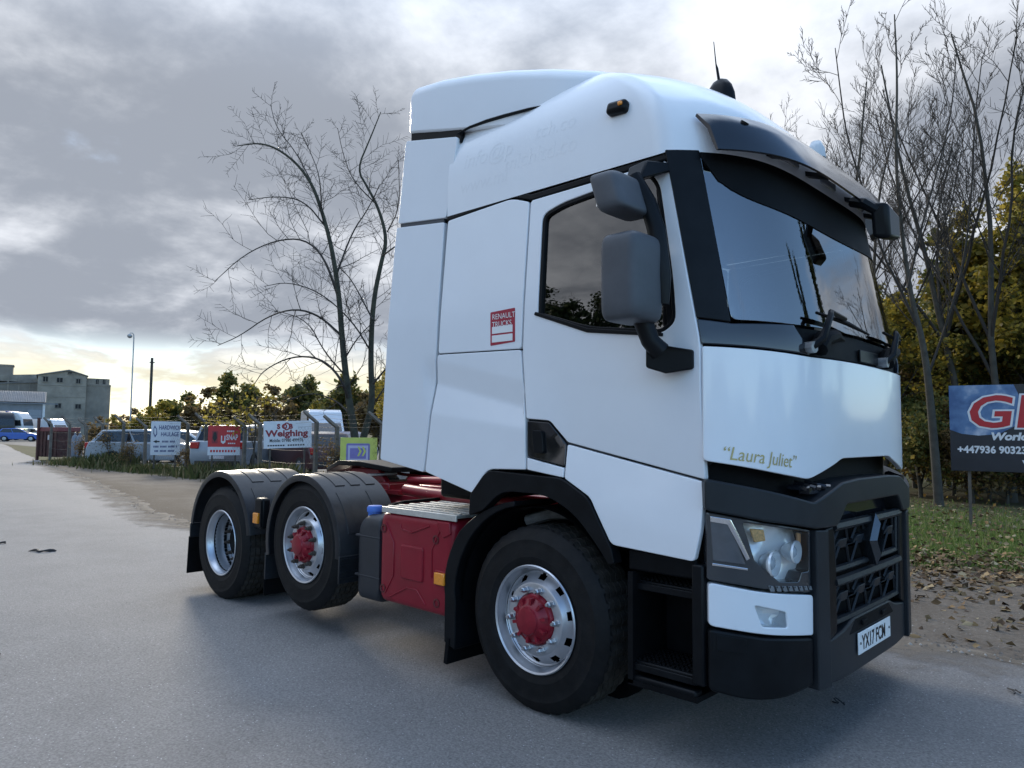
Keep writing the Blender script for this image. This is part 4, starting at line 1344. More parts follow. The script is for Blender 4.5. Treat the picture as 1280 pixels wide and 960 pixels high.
# ------------------------------------------------------------------ scatter helpers
def np_mesh(name, V, F, m, rnd=None, parent=None):
    """V (n,3) float, F (m,k) int"""
    me = bpy.data.meshes.new(name)
    V = np.asarray(V, np.float32)
    F = np.asarray(F, np.int32)
    k = F.shape[1]
    me.vertices.add(len(V))
    me.vertices.foreach_set('co', V.ravel())
    me.loops.add(F.size)
    me.loops.foreach_set('vertex_index', F.ravel())
    me.polygons.add(len(F))
    me.polygons.foreach_set('loop_start', np.arange(0, F.size, k, dtype=np.int32))
    me.update(calc_edges=True)
    if rnd is not None:
        at_ = me.attributes.new('rnd', 'FLOAT', 'POINT')
        at_.data.foreach_set('value', np.asarray(rnd, np.float32))
    me.materials.append(m)
    o = bpy.data.objects.new(name, me)
    return link(o, parent)
def leaf_cloud(P, size, flat=0.0, r_=None):
    """folded diamond leaves at points P"""
    g = r_ if r_ is not None else rng
    N = len(P)
    d = g.normal(size=(N, 3))
    if flat:
        d[:, 2] *= (1 - flat)
    d /= np.linalg.norm(d, axis=1, keepdims=True)
    e = g.normal(size=(N, 3))
    if flat:
        e[:, 2] *= (1 - flat)
    e -= d * (d * e).sum(1, keepdims=True)
    e /= np.linalg.norm(e, axis=1, keepdims=True) + 1e-9
    n = np.cross(d, e)
    s = (np.asarray(size) * g.uniform(.65, 1.35, N))[:, None]
    A = P - d * s * .5
    T = P + d * s * .5
    L = P + e * s * .36 + n * s * .12
    Rr = P - e * s * .36 + n * s * .12
    V = np.stack([A, L, T, Rr], 1).reshape(-1, 3)
    i = np.arange(N)[:, None] * 4
    F = np.concatenate([i + np.array([[0, 1, 2]]), i + np.array([[0, 2, 3]])])
    rv = np.repeat(g.uniform(0, 1, N), 4)
    return V, F, rv
def blades(X, Y, Z, h, lean=.5):
    N = len(X)
    a = rng.uniform(0, 2 * PI, N)
    wv = h * .09 + .002
    b = rng.uniform(0, 2 * PI, N)
    l = rng.uniform(.1, lean, N) * h
    V = np.zeros((N, 5, 3))
    dx, dy = np.cos(a) * wv, np.sin(a) * wv
    V[:, 0] = np.c_[X - dx, Y - dy, Z]
    V[:, 1] = np.c_[X + dx, Y + dy, Z]
    mx, my = X + np.cos(b) * l * .35, Y + np.sin(b) * l * .35
    V[:, 2] = np.c_[mx + dx * .7, my + dy * .7, Z + h * .55]
    V[:, 3] = np.c_[mx - dx * .7, my - dy * .7, Z + h * .55]
    V[:, 4] = np.c_[X + np.cos(b) * l, Y + np.sin(b) * l, Z + h]
    i = np.arange(N)[:, None] * 5
    F = np.concatenate([i + np.array([[0, 1, 2]]), i + np.array([[0, 2, 3]]), i + np.array([[3, 2, 4]])])
    return V.reshape(-1, 3), F, np.repeat(rng.uniform(0, 1, N), 5)

xs = np.arange(-36, 30, .4)
qs = np.linspace(0, 1, 7)
Vd = np.array([(x, float(vin(x)) + .25 - 1.5 * q, .0125 - .004 * q) for x in xs for q in qs])
Fd = np.array([(i * 7 + j, i * 7 + j + 1, (i + 1) * 7 + j + 1, (i + 1) * 7 + j) for i in range(len(xs) - 1) for j in range(6)])
tag(np_mesh('road_dust', Vd, Fd, DUST, np.tile(.22 + .75 * qs, len(xs))), 'sandy dust blown from the verge over the road edge', 'dust', kind='stuff')
# turf, fallen leaves and stones on the verge to the right
GRASS = attr_mat('grass_blades', [(0, (.075, .130, .026)), (.5, (.115, .180, .040)), (.85, (.165, .195, .055)), (1, (.26, .22, .10))], .7, .3)
LITTER = attr_mat('fallen_leaves', [(0, (.055, .030, .014)), (.4, (.12, .070, .030)), (.75, (.20, .125, .050)), (1, (.33, .26, .15))], .75)
STONE = attr_mat('stones', [(0, (.08, .065, .05)), (.7, (.17, .15, .13)), (1, (.36, .34, .31))], .9)
N = 90000
X = rng.uniform(-7, 7, N)
Y = vout(X) - .3 + np.abs(rng.normal(0, 1, N)) ** 1.0 * 3.6 + rng.uniform(0, .6, N)
clump = np.sin(X * 3.1 + np.sin(Y * 2.3) * 2) * np.sin(Y * 2.7 + np.sin(X * 1.9)) 
keep = (rng.uniform(-1.1, 1, N) < clump + .75) & (Y < 16)
X, Y = X[keep], Y[keep]
V, F, rv = blades(X, Y, np.full(len(X), .0), rng.uniform(.035, .085, len(X)))
tag(np_mesh('grass', V, F, GRASS, rv), 'short mown green grass on the verge before the autumn trees', 'grass', kind='stuff')
N = 16000
X = rng.uniform(-7, 8, N)
band = rng.uniform(0, 1, N)
Y = np.where(band < .62, vout(X) + rng.normal(-.3, .8, N), np.where(band < .8, vin(X) + rng.uniform(.1, 3.5, N), vout(X) + rng.uniform(0, 9, N)))
Y = np.maximum(Y, vin(X) + .05)
V, F, rv = leaf_cloud(np.c_[X, Y, np.where(Y > vout(X), .05, .02) + rng.uniform(0, .02, N)], np.full(N, .075), .75)
tag(np_mesh('leaf_litter', V, F, LITTER, rv), 'brown fallen leaves drifted along the dirt verge', 'fallen leaves', kind='stuff')
def stones(X, Y, z, s):
    N = len(X)
    base = np.array([[1, 0, 0], [0, 1, 0], [-1, 0, 0], [0, -1, 0], [0, 0, .8]], float)
    V = base[None] * (s[:, None, None] * rng.uniform(.6, 1.2, (N, 5, 1)))
    a = rng.uniform(0, 2 * PI, N)
    c, s_ = np.cos(a)[:, None], np.sin(a)[:, None]
    V = np.stack([V[..., 0] * c - V[..., 1] * s_, V[..., 0] * s_ + V[..., 1] * c, V[..., 2]], -1)
    V += np.c_[X, Y, np.full(N, z)][:, None]
    i = np.arange(N)[:, None] * 5
    F = np.concatenate([i + np.array([q]) for q in ([0, 1, 4], [1, 2, 4], [2, 3, 4], [3, 0, 4])])
    return V.reshape(-1, 3), F, np.repeat(rng.uniform(0, 1, N), 5)
N = 14000
X = np.concatenate([rng.uniform(-34, 6, N // 2), rng.uniform(-1, 6, N // 2)])
Y = vin(X) + np.abs(rng.normal(0, 1, N)) * (vout(X) - vin(X)) * .45 - .12
V, F, rv = stones(X, Y, .010, rng.uniform(.006, .022, N))
tag(np_mesh('gravel', V, F, STONE, rv), 'loose stones and grit along the edge of the asphalt', 'gravel', kind='stuff')
N = 1500
X = rng.uniform(-16, 7, N); Y = rng.uniform(-5, 1.5, N)
V, F, rv = stones(X, Y, .004, rng.uniform(.002, .006, N))
tag(np_mesh('road_grit', V, F, STONE, rv), 'fine grit scattered over the grey road', 'grit', kind='stuff')
# black scraps lying on the road
DEB = mat('black_scrap', (.02, .02, .022), .8, var=.3)
for k, (px, dp, L) in enumerate(((62, 9.3, .34), (10, 9.9, .14), (8, 5.05, .10), (1040, 4.35, .05), (1255, 4.55, .05))):
    c = gp(px, dp, .006)
    b = MB()
    d = RH_
    pts_ = []
    for j in range(9):
        t = j / 8
        pts_.append(c + d * ((t - .5) * L) + FH * (.05 * math.sin(t * 9 + k)) + Vector((0, 0, .006 + .012 * abs(math.sin(t * 7)))))
    b.tube(pts_, [.004] + [rng.uniform(.010, .022) * min(1, L / .2) for _ in range(7)] + [.003], 5)
    o = b.build('road_scrap', DEB, None, smooth=50)
    tag(o, ['long ragged black scrap on the road at far left', 'small black scrap at the left edge above the lower one', 'short black scrap at the left edge nearest the camera', 'dark leaf scrap on the road below the number plate', 'dark leaf scrap on the road at far right'][k], 'debris', 'scraps lying on the road')

# ================================================================== TREES
BARK = mat('bark', (.058, .053, .043), .9, var=.35, vscale=5, bump=.6, bscale=25)
BARKG = mat('mossy_bark', (.040, .042, .030), .9, var=.4, vscale=4, bump=.6, bscale=25)
TWIG = mat('twig_bark', (.034, .029, .025), .9, var=.3, vscale=4)
def walk(p, d, L, n, wob, up, g):
    pts = [p.copy()]
    d = d.normalized()
    for i in range(n):
        d = (d + Vector((g.normal(0, wob), g.normal(0, wob), g.normal(0, wob) + up))).normalized()
        p = p + d * (L / n)
        pts.append(p.copy())
    return pts
def branchy(mb, path, r0, r1, lvl, g, tips, dens=1.0, spread=.75, up=.10, first=.25, ratio=.55, minr=.006):
    n = len(path)
    rad = [r0 + (r1 - r0) * (i / (n - 1)) ** .8 for i in range(n)]
    mb.tube(path, rad, 7 if lvl >= 3 else (5 if lvl == 2 else 3), caps=False)
    L = sum((path[i + 1] - path[i]).length for i in range(n - 1))
    if lvl == 0:
        tips.append(path[-1])
        tips.append(path[len(path) // 2])
        return
    k = max(2, int((3.4 if lvl >= 3 else 5.0 if lvl == 2 else 5.5) * dens * (1 + .12 * L)))
    for i in range(k):
        t = first + (1 - first) * ((i + g.uniform(.1, .9)) / k)
        q = min(n - 2, int(t * (n - 1)))
        fr = t * (n - 1) - q
        p = path[q].lerp(path[q + 1], fr)
        tan = (path[q + 1] - path[q]).normalized()
        o = Vector((g.normal(), g.normal(), g.normal()))
        o = (o - tan * o.dot(tan)).normalized()
        d = (tan * (1 - spread * .55) + o * spread + Vector((0, 0, up * 1.5))).normalized()
        Lc = L * ratio * (1.15 - .65 * t) * g.uniform(.7, 1.25)
        rc = max(minr, (rad[q] * (1 - fr) + rad[q + 1] * fr) * g.uniform(.42, .62))
        cp = walk(p, d, Lc, 6 if lvl >= 2 else 4, .13, up * .6, g)
        branchy(mb, cp, rc, max(minr * .5, rc * .25), lvl - 1, g, tips, dens, spread, up, .15, ratio, minr)
def px_path(pts, depth):
    out = []
    for q in pts:
        px, py = q[0], q[1]
        dp = depth + (q[2] if len(q) > 2 else 0)
        d = _f + CR * ((px - 640) / FPX) - CU * ((py - 480) / FPX)
        out.append(CAM + d * (dp / d.dot(FH)))
    # smooth subdivision
    for _ in range(2):
        s_ = [out[0]]
        for a, b in zip(out, out[1:]):
            s_ += [a.lerp(b, .25), a.lerp(b, .75)]
        out = s_ + [out[-1]]
    return out
def finish_tree(name, label, cat, base, parts, group=None):
    """parts: list of (part name, MB or leaf arrays, material)"""
    t = thing(name, label, cat, base, 0, group)
    for pn, data, m in parts:
        if isinstance(data, MB):
            data.v = [(v[0] - base[0], v[1] - base[1], v[2] - base[2]) for v in data.v]
            me = bpy.data.meshes.new(pn)
            me.from_pydata(data.v, [], data.f)
            me.shade_smooth()
            me.materials.append(m)
            link(bpy.data.objects.new(pn, me), t)
        else:
            V, F, rv = data
            np_mesh(pn, V - np.array(base), F, m, rv, t)
    return t

# --- the bare tree by the parked vans, two stems from one root
g = np.random.default_rng(11)
D0 = 27.0
b0 = gp(447, D0)
big, twg, tips = MB(), MB(), []
def stem(pts, depth, r0, r1, lvl, g, dens, **k):
    path = px_path(pts, depth)
    n = len(path)
    big.tube(path, [r0 + (r1 - r0) * (i / (n - 1)) ** .75 for i in range(n)], 9, caps=False)
    L = sum((path[i + 1] - path[i]).length for i in range(n - 1))
    return path
s1 = stem([(446, 572), (443, 540), (436, 500), (428, 430), (424, 370), (415, 310), (402, 262), (388, 225), (362, 195), (330, 178), (298, 182)], D0, .18, .016, 3, g, 1)
s2 = stem([(448, 572), (456, 540), (466, 505), (463, 450), (466, 380), (476, 330), (484, 300), (474, 262), (460, 235), (446, 212), (462, 175), (476, 140)], D0 + .6, .165, .014, 3, g, 1)
limbs = [([(436, 500), (425, 470), (400, 447), (365, 445), (330, 462), (318, 480)], .085), ([(427, 420), (400, 395), (370, 385), (335, 395), (300, 420), (272, 352 + 80)], .07), ([(424, 375), (405, 320), (380, 298), (345, 300), (305, 318), (268, 352)], .075),
         ([(420, 345), (440, 290), (460, 262), (475, 230)], .06), ([(408, 285), (380, 250), (345, 245), (310, 250)], .05), ([(402, 262), (400, 220), (388, 190), (376, 165)], .035), ([(470, 255), (440, 225), (428, 190), (422, 160)], .035),
         ([(466, 400), (440, 350), (425, 335)], .05), ([(430, 450), (448, 420), (470, 400)], .05), ([(464, 440), (440, 400), (400, 365), (360, 352), (330, 358)], .05), ([(388, 225), (370, 190), (345, 160), (338, 130)], .035), ([(432, 470), (405, 440), (385, 400), (345, 388)], .05), ([(478, 320), (505, 300), (530, 270)], .05), ([(466, 480), (500, 440), (530, 400)], .06),
         ([(440, 520), (420, 500), (390, 490), (360, 500), (340, 520)], .05), ([(470, 500), (490, 470), (500, 430)], .04), ([(484, 290), (500, 260), (498, 200)], .035)]
for pts_, r_ in limbs:
    pth = px_path([(a, b, g.uniform(-1.2, 1.2)) if i else (a, b) for i, (a, b) in enumerate(pts_)], D0)
    branchy(twg, pth, r_ * .8, .010, 2, g, tips, dens=1.5, spread=.8, up=.05, ratio=.36, first=.08, minr=.0085)
for pth in (s1, s2):
    branchy(twg, pth[len(pth) // 4:], .03, .012, 2, g, tips, dens=2.2, spread=.85, up=.08, ratio=.26, first=.05, minr=.0085)
finish_tree('bare_tree', 'big leafless tree with two dark stems standing left of the cab', 'tree', b0, [('trunk', big, BARKG), ('crown', twg, TWIG)])

# --- prototypes for the belt of trees on the right
def upright_tree(seed, H, r0, dens=1.0, lvl=3, leaf=None, leaf_n=0, leaf_s=.12, spread=.6, up=.16, lean=(0, 0), ratio=.5, first=.28, fork=2):
    g = np.random.default_rng(seed)
    tr, cr, tips = MB(), MB(), []
    p0 = Vector((0, 0, 0))
    path = walk(p0, Vector((lean[0], lean[1], 1)), H * .95, 12, .045, .03, g)
    n = len(path)
    tr.tube(path, [r0 * (1.25 if i == 0 else 1) * (1 - .9 * (i / (n - 1))) + .008 for i in range(n)], 9, caps=False)
    for k in range(fork):
        q = int(n * g.uniform(.22, .4))
        a = g.uniform(0, 2 * PI)
        pth = walk(path[q], Vector((math.cos(a) * .45, math.sin(a) * .45, 1)), H * g.uniform(.5, .65), 10, .06, .06, g)
        branchy(cr, pth, r0 * .5, .012, lvl, g, tips, dens, spread, up, .2, ratio)
    branchy(cr, path[int(n * first):], r0 * .55, .012, lvl, g, tips, dens, spread, up, .1, ratio)
    parts = [('trunk', tr, BARK), ('crown', cr, TWIG)]
    if leaf_n:
        T = np.array([tuple(t) for t in tips])
        idx = g.integers(0, len(T), leaf_n)
        # leaves hang in bunches: keep some twigs full and others empty
        wgt = g.uniform(0, 1, len(T)) ** 1.6
        pr = wgt / wgt.sum()
        idx = g.choice(len(T), leaf_n, p=pr)
        P = T[idx] + g.normal(0, .17, (leaf_n, 3)) * np.array([1, 1, .8])
        parts.append(('foliage', leaf_cloud(P, np.full(leaf_n, leaf_s), .25, g), leaf))
    return parts
YELLOW = attr_mat('autumn_yellow_leaves', [(0, (.10, .105, .022)), (.35, (.20, .165, .028)), (.75, (.38, .285, .045)), (1, (.50, .37, .06))], .55, .5)
OLIVE = attr_mat('olive_leaves', [(0, (.058, .075, .022)), (.5, (.110, .120, .035)), (.85, (.20, .165, .042)), (1, (.34, .24, .045))], .6, .5)
BROWN = attr_mat('brown_leaves', [(0, (.085, .060, .028)), (.5, (.155, .108, .045)), (1, (.26, .17, .055))], .6, .5)
DKGREEN = attr_mat('dark_green_leaves', [(0, (.020, .034, .012)), (.6, (.042, .062, .020)), (1, (.085, .095, .030))], .55, .3)
TREES = {}
def proto(key, **k):
    TREES[key] = k
def plant(key, name, label, px, depth, sc=1.0, rz=0.0, cat='tree', group=None, at=None):
    k = TREES[key]
    loc = at if at is not None else gp(px, depth)
    if 'root' not in k:
        t = finish_tree(name, label, cat, (0, 0, 0), k['make'](), group)
        k['root'] = t
    else:
        t = copy_tree(k['root'])
        t.name = name
        for kk in ('label', 'category', 'group'):
            if kk in t:
                del t[kk]
        tag(t, label, cat, group)
    t.location = loc
    t.rotation_euler = (0, 0, rz)
    t.scale = (sc, sc, sc)
    return t
proto('ash1', make=lambda: upright_tree(3, 11.5, .085, 1.25, 3, spread=.6, up=.17, ratio=.42, fork=3))
proto('ash2', make=lambda: upright_tree(8, 11.0, .08, 1.25, 3, spread=.65, up=.15, ratio=.42, lean=(.06, .03), fork=3))
proto('maple1', make=lambda: upright_tree(21, 7.5, .14, 1.0, 3, YELLOW, 11000, .17, spread=.8, up=.10, first=.12))
proto('maple2', make=lambda: upright_tree(25, 6.0, .11, 1.0, 3, OLIVE, 11000, .16, spread=.85, up=.08, first=.08))
proto('brush', make=lambda: upright_tree(31, 3.4, .06, 1.0, 3, OLIVE, 5200, .11, spread=.95, up=.03, first=.03, fork=4))
proto('brush2', make=lambda: upright_tree(37, 3.2, .06, 1.0, 3, BROWN, 4200, .11, spread=.95, up=.03, first=.03, fork=4))
proto('far1', make=lambda: upright_tree(41, 7.0, .16, .9, 2, OLIVE, 5200, .34, spread=.9, up=.08, first=.08, fork=4))
proto('far2', make=lambda: upright_tree(45, 6.5, .16, .9, 2, BROWN, 5000, .34, spread=.9, up=.08, first=.08, fork=4))
proto('far3', make=lambda: upright_tree(48, 6.5, .16, .9, 2, YELLOW, 4200, .30, spread=.9, up=.08, first=.08, fork=3))
proto('evergreen', make=lambda: upright_tree(52, 8.0, .16, 1.0, 3, DKGREEN, 12000, .17, spread=.85, up=.08, first=.06, fork=4))
proto('poplar', make=lambda: upright_tree(57, 13.0, .16, 1.1, 3, DKGREEN, 7000, .17, spread=.25, up=.34, first=.05, ratio=.26, fork=1))
# the trunk that stands free left of the banner, leaning up to the left
g = np.random.default_rng(5)
big, twg, tips = MB(), MB(), []
DA = 16.4
bA = gp(1173, DA)
m1 = stem([(1174, 636), (1168, 560), (1160, 470), (1152, 420), (1140, 378), (1128, 300), (1119, 200), (1122, 100), (1118, 18)], DA, .115, .012, 3, g, 1)
m2 = px_path([(1150, 415), (1120, 350), (1104, 320), (1080, 240), (1058, 170), (1050, 110), (1044, 60)], DA)
m3 = px_path([(1160, 470), (1185, 400), (1205, 330), (1215, 240), (1218, 150), (1228, 70)], DA + .5)
m4 = px_path([(1135, 360), (1150, 290), (1170, 220), (1190, 140), (1196, 60)], DA - .4)
for pth, r_ in ((m1[10:], .034), (m2, .038), (m3, .034), (m4, .03)):
    branchy(twg, pth, r_, .010, 3, g, tips, dens=1.4, spread=.62, up=.13, ratio=.34, first=.1, minr=.0075)
finish_tree('bare_tree', 'slim leafless tree with forked trunk just left of the black banner', 'tree', bA, [('trunk', big, BARK), ('crown', twg, TWIG)])
for key, nm, lb, px, dp, sc, rz in (
    ('ash1', 'bare_tree', 'leafless tree rising behind the roof aerial, leftmost of the right-hand trees', 1035, 19, .95, .3),
    ('ash2', 'bare_tree', 'leafless tree directly behind the far end of the sun visor', 1085, 20.5, 1.0, 2.0),
    ('ash1', 'bare_tree', 'tall leafless tree behind the left half of the black banner', 1213, 18.5, 1.1, 4.0),
    ('ash2', 'bare_tree', 'leafless tree crossing the right edge of the picture above the banner', 1262, 17.5, 1.12, 5.2),
    ('ash2', 'bare_tree', 'leafless tree just outside the right edge beyond the banner', 1340, 17, 1.1, 1.0),
    ('maple1', 'maple_tree', 'yellow leaved tree overhanging the banner at the right edge', 1275, 19.5, .98, .5),
    ('maple2', 'maple_tree', 'olive and yellow tree directly above the left end of the banner', 1225, 21, 1.15, 2.2),
    ('maple1', 'maple_tree', 'golden tree showing between the windscreen edge and the free trunk', 1118, 23, .82, 3.3),
    ('maple2', 'maple_tree', 'dark olive tree low behind the cab front corner', 1160, 25, .95, 4.1),
    ('maple1', 'maple_tree', 'small golden tree right beside the windscreen edge', 1110, 19.5, .70, 2.4),
    ('maple1', 'maple_tree', 'yellow tree cut by the right edge of the picture', 1345, 18.5, 1.1, 1.4),
    ('maple2', 'maple_tree', 'olive tree beyond the right edge behind the banner', 1410, 19, 1.1, 5.0),
    ('maple2', 'thicket_tree', 'olive thicket tree deep behind the free trunk', 1190, 30, 1.25, .2),
    ('maple1', 'thicket_tree', 'yellow thicket tree deep behind the banner', 1290, 29, 1.1, 1.9),
    ('maple2', 'thicket_tree', 'olive thicket tree deep behind the windscreen corner', 1095, 32, 1.2, 3.0),
    ('brush', 'shrub', 'olive bush in the undergrowth left of the free trunk', 1150, 18.5, .95, .7),
    ('brush2', 'shrub', 'brown bush in the undergrowth behind the free trunk', 1190, 19.2, .9, 2.3),
    ('brush', 'shrub', 'olive bush under the left part of the banner', 1232, 17.8, .8, 3.9),
    ('brush2', 'shrub', 'brown bush under the right part of the banner', 1278, 18.4, .9, 5.1),
    ('brush', 'shrub', 'low olive bush behind the grille corner of the cab', 1120, 20, 1.0, 1.2),
    ('brush', 'shrub', 'olive bush beyond the right end of the banner', 1330, 17.8, 1.0, 4.4),
    ('brush2', 'shrub', 'tall brown bush deep between the free trunk and the cab', 1140, 22, 1.35, .4),
    ('brush', 'shrub', 'tall olive bush deep behind the free trunk', 1185, 22.5, 1.4, 1.6),
    ('brush', 'shrub', 'tall olive bush deep behind the banner middle', 1245, 21.5, 1.3, 2.9),
    ('brush2', 'shrub', 'tall brown bush deep behind the banner right end', 1300, 21, 1.35, 3.3),
    ('brush', 'shrub', 'small olive bush right behind the foot of the free trunk', 1172, 17.8, .75, 5.5),
    ('brush2', 'shrub', 'small brown bush under the banner near its left post', 1212, 17.2, .7, .1),
    ('brush2', 'shrub', 'small brown bush under the banner near the picture edge', 1256, 17.0, .75, 2.6)):
    plant(key, nm, lb, 0, 0, sc, rz, 'tree' if 'tree' in nm else 'bush', 'trees and bushes along the verge', gp(px, dp, -.55 * sc if 'shrub' in nm else 0.0))
# hedge trees far behind the yard on the left
far = [('far3', 'autumn tree with thin yellow top beside the utility pole', 190, 62, .78), ('far1', 'olive tree behind the narrow white-framed car', 222, 74, .9), ('far2', 'russet tree above the red-topped sign', 258, 68, .95), ('far1', 'round olive tree between the red sign and the pale sign', 300, 76, 1.15),
       ('far2', 'brown tree above the pale weighing sign', 345, 70, 1.0), ('far1', 'dark olive tree left of the white van', 376, 85, 1.2), ('far3', 'yellow tree right behind the white van', 408, 72, .85), ('far1', 'olive tree behind the foot of the big leafless tree', 440, 66, 1.05), ('far2', 'brown tree at the left edge of the cab fairing', 478, 60, 1.0),
       ('far2', 'low brown scrub tree before the tall concrete mill', 128, 75, .62), ('far3', 'yellowing scrub tree right of the concrete mill', 150, 90, .7), ('far2', 'brown tree behind the street lamp', 168, 95, .8), ('far1', 'olive tree hidden mostly by the cab fairing', 510, 62, 1.1)]
for i, (key, lb, px, dp, sc) in enumerate(far):
    plant(key, 'hedge_tree', lb, 0, 0, sc * 1.12, i * 1.7, 'tree', 'hedge trees behind the yard', gp(px, dp, -2.3))
plant('maple1', 'small_tree', 'small yellow leaved tree hard against the cab fairing behind the yard', 492, 33, .62, .9)
# trees across the road behind the photographer: they show mirrored in the side window and windscreen
for i, (key, lb, at) in enumerate((('evergreen', 'dense dark tree across the road mirrored in the side window', (-12.5, -19, 0)), ('evergreen', 'dense dark tree across the road, next to the one mirrored in the window', (-17.5, -20, 0)), ('maple2', 'olive tree across the road mirrored at the window edge', (-8, -21, 0)), ('ash1', 'leafless tree across the road behind the dense dark ones', (-25, -28, 0)), ('evergreen', 'dense dark tree farthest along the far roadside', (-24, -22, 0)),
                                  ('poplar', 'slim poplar by the road ahead, mirrored in the windscreen', (13, 17, 0)), ('evergreen', 'dark tree far ahead of the lorry, nearer the road', (34, 27, 0)), ('poplar', 'second slim poplar farther ahead of the lorry', (10, 21, 0)), ('ash2', 'leafless tree by the road ahead of the lorry', (8, 26, 0)), ('evergreen', 'dark tree far ahead of the lorry, deeper in the field', (28, 33, 0)))):
    plant(key, 'roadside_tree', lb, 0, 0, 1.0 if key != 'poplar' else .95, i * 1.3, 'tree', None, Vector(at))

# wood added mostly out of view, to darken the bright horizon in cab reflections
N = 34000
a = np.concatenate([rng.uniform(R(-172), R(138), N - 600), rng.uniform(R(172), R(188), 600)])
rad = rng.uniform(95, 125, N)
hmax = 7.5 + 2.5 * np.sin(a * 9) + 1.8 * np.sin(a * 23 + 1)
P_ = np.c_[np.cos(a) * rad, np.sin(a) * rad, rng.uniform(0, 1, N) ** .8 * hmax]
V, F, rv = leaf_cloud(P_, np.full(N, 1.5), .1)
tag(np_mesh('added_far_wood', V, F, OLIVE, rv), 'far-off wood added to darken the horizon in reflections', 'wood', kind='stuff')

# ================================================================== SIGNS, FENCE, BANNER
def face_frame(c, rz):
    """frame for flat lettering: x to the right as seen from the front, y up, z towards the viewer"""
    e = Euler((0, 0, rz)).to_matrix()
    return lambda a, b, d=0.0: Vector(c) + e @ Vector((a, -d, b))
def board(name, label, c, rz, wd, h, m, legs=0.0, tilt=0.0, th=.02):
    t = thing(name, label, 'sign', (c[0], c[1], 0), rz)
    def fr(a, b, d=0.0):
        ca, sa = math.cos(tilt), math.sin(tilt)
        return Vector((a * ca - b * sa, -d, c[2] + a * sa + b * ca))
    P = [fr(-wd / 2, -h / 2), fr(wd / 2, -h / 2), fr(wd / 2, h / 2), fr(-wd / 2, h / 2)]
    MB().prism(P, (0, th, 0)).build('board', m, t, bevel=.003)
    if legs:
        for s in (-1, 1):
            MB().box((s * wd * .36, th + .03, (c[2] + h / 2 - .05) / 2), (.05, .05, c[2] + h / 2 - .05)).build('post', mat('weathered_wood', (.10, .085, .07), .9, var=.3), t)
    return t, fr
def flat(name, fr, pts, m, t, d):
    MB().add([fr(a, b, d) for a, b in pts], [tuple(range(len(pts)))]).build(name, m, t, smooth=0)
def rect(x0, y0, x1, y1):
    return [(x0, y0), (x1, y0), (x1, y1), (x0, y1)]
def txt(fr, t, body, size, x, y, m, d=.004, **k):
    put_text('lettering', body, size, lambda a, b: fr(x + a, y + b, d), m, t, **k)
SW = mat('sign_white', (.66, .68, .71), .5, var=.06, vscale=4, dirt=.15)
NAVY = mat('navy_ink', (.03, .045, .16), .5, var=.1)
SRED = mat('sign_red', (.48, .02, .025), .45, var=.08)
MARO = mat('maroon_ink', (.25, .02, .03), .5, var=.1)
SLIM = mat('sign_lime', (.55, .58, .12), .5, var=.08)
SPUR = mat('sign_purple', (.20, .17, .42), .5, var=.1)
FA, FB = Vector((-34.8, 5.75)), Vector((-6.0, 7.6))
def fence_at(px):
    d = Vector(((FH + RH_ * ((px - 640) / FPX)).x, (FH + RH_ * ((px - 640) / FPX)).y))
    e = FB - FA
    o = Vector((CAM.x, CAM.y)) - FA
    den = d.x * e.y - d.y * e.x
    s = (e.x * o.y - e.y * o.x) / den
    return Vector((CAM.x, CAM.y)) + d * s, s
def sign_spot(px, out=.45):
    p, s = fence_at(px)
    v = (Vector((CAM.x, CAM.y)) - p).normalized()
    p = p + v * out
    rz = math.atan2(v.y, v.x) + PI / 2
    return p, s, rz
# haulage sign
p, s, rz = sign_spot(209)
k = s / FPX
t, fr = board('haulage_sign', 'white board lettered HARDWICK HAULAGE with an arrow on the yard fence', (p.x, p.y, 1.55 - 11 * k), rz + .12, 33 * k, 41 * k, SW, legs=1)
W_, H_ = 33 * k, 41 * k
txt(fr, t, 'HARDWICK', .22 * W_, -.24 * W_, .26 * H_, NAVY, bold=.004, sx=.62)
txt(fr, t, 'HAULAGE', .22 * W_, -.17 * W_, .06 * H_, NAVY, bold=.004, sx=.62)
flat('arrow', fr, [(-.42 * W_, -.10 * H_), (-.30 * W_, -.05 * H_), (-.30 * W_, -.08 * H_), (-.20 * W_, -.08 * H_), (-.20 * W_, -.12 * H_), (-.30 * W_, -.12 * H_), (-.30 * W_, -.15 * H_)], INK, t, .004)
flat('emblem', fr, [(-.38 * W_, .38 * H_), (-.31 * W_, .28 * H_), (-.29 * W_, .12 * H_), (-.36 * W_, .02 * H_), (-.42 * W_, .14 * H_), (-.42 * W_, .30 * H_)], NAVY, t, .004)
flat('emblem_core', fr, [(-.37 * W_, .32 * H_), (-.33 * W_, .26 * H_), (-.32 * W_, .14 * H_), (-.36 * W_, .08 * H_), (-.40 * W_, .16 * H_), (-.40 * W_, .28 * H_)], SW, t, .007)
for i, (x0, x1, y0) in enumerate(((-.12, .36, -.10), (-.40, .42, -.25), (-.36, .40, -.38))):
    for j in range(int((x1 - x0) / .045)):
        if (j * 7 + i) % 6 == 5:
            continue
        flat('small_print', fr, rect((x0 + .045 * j) * W_, (y0 - .028) * H_, (x0 + .045 * j + .031) * W_, (y0 + .028) * H_), NAVY, t, .004)
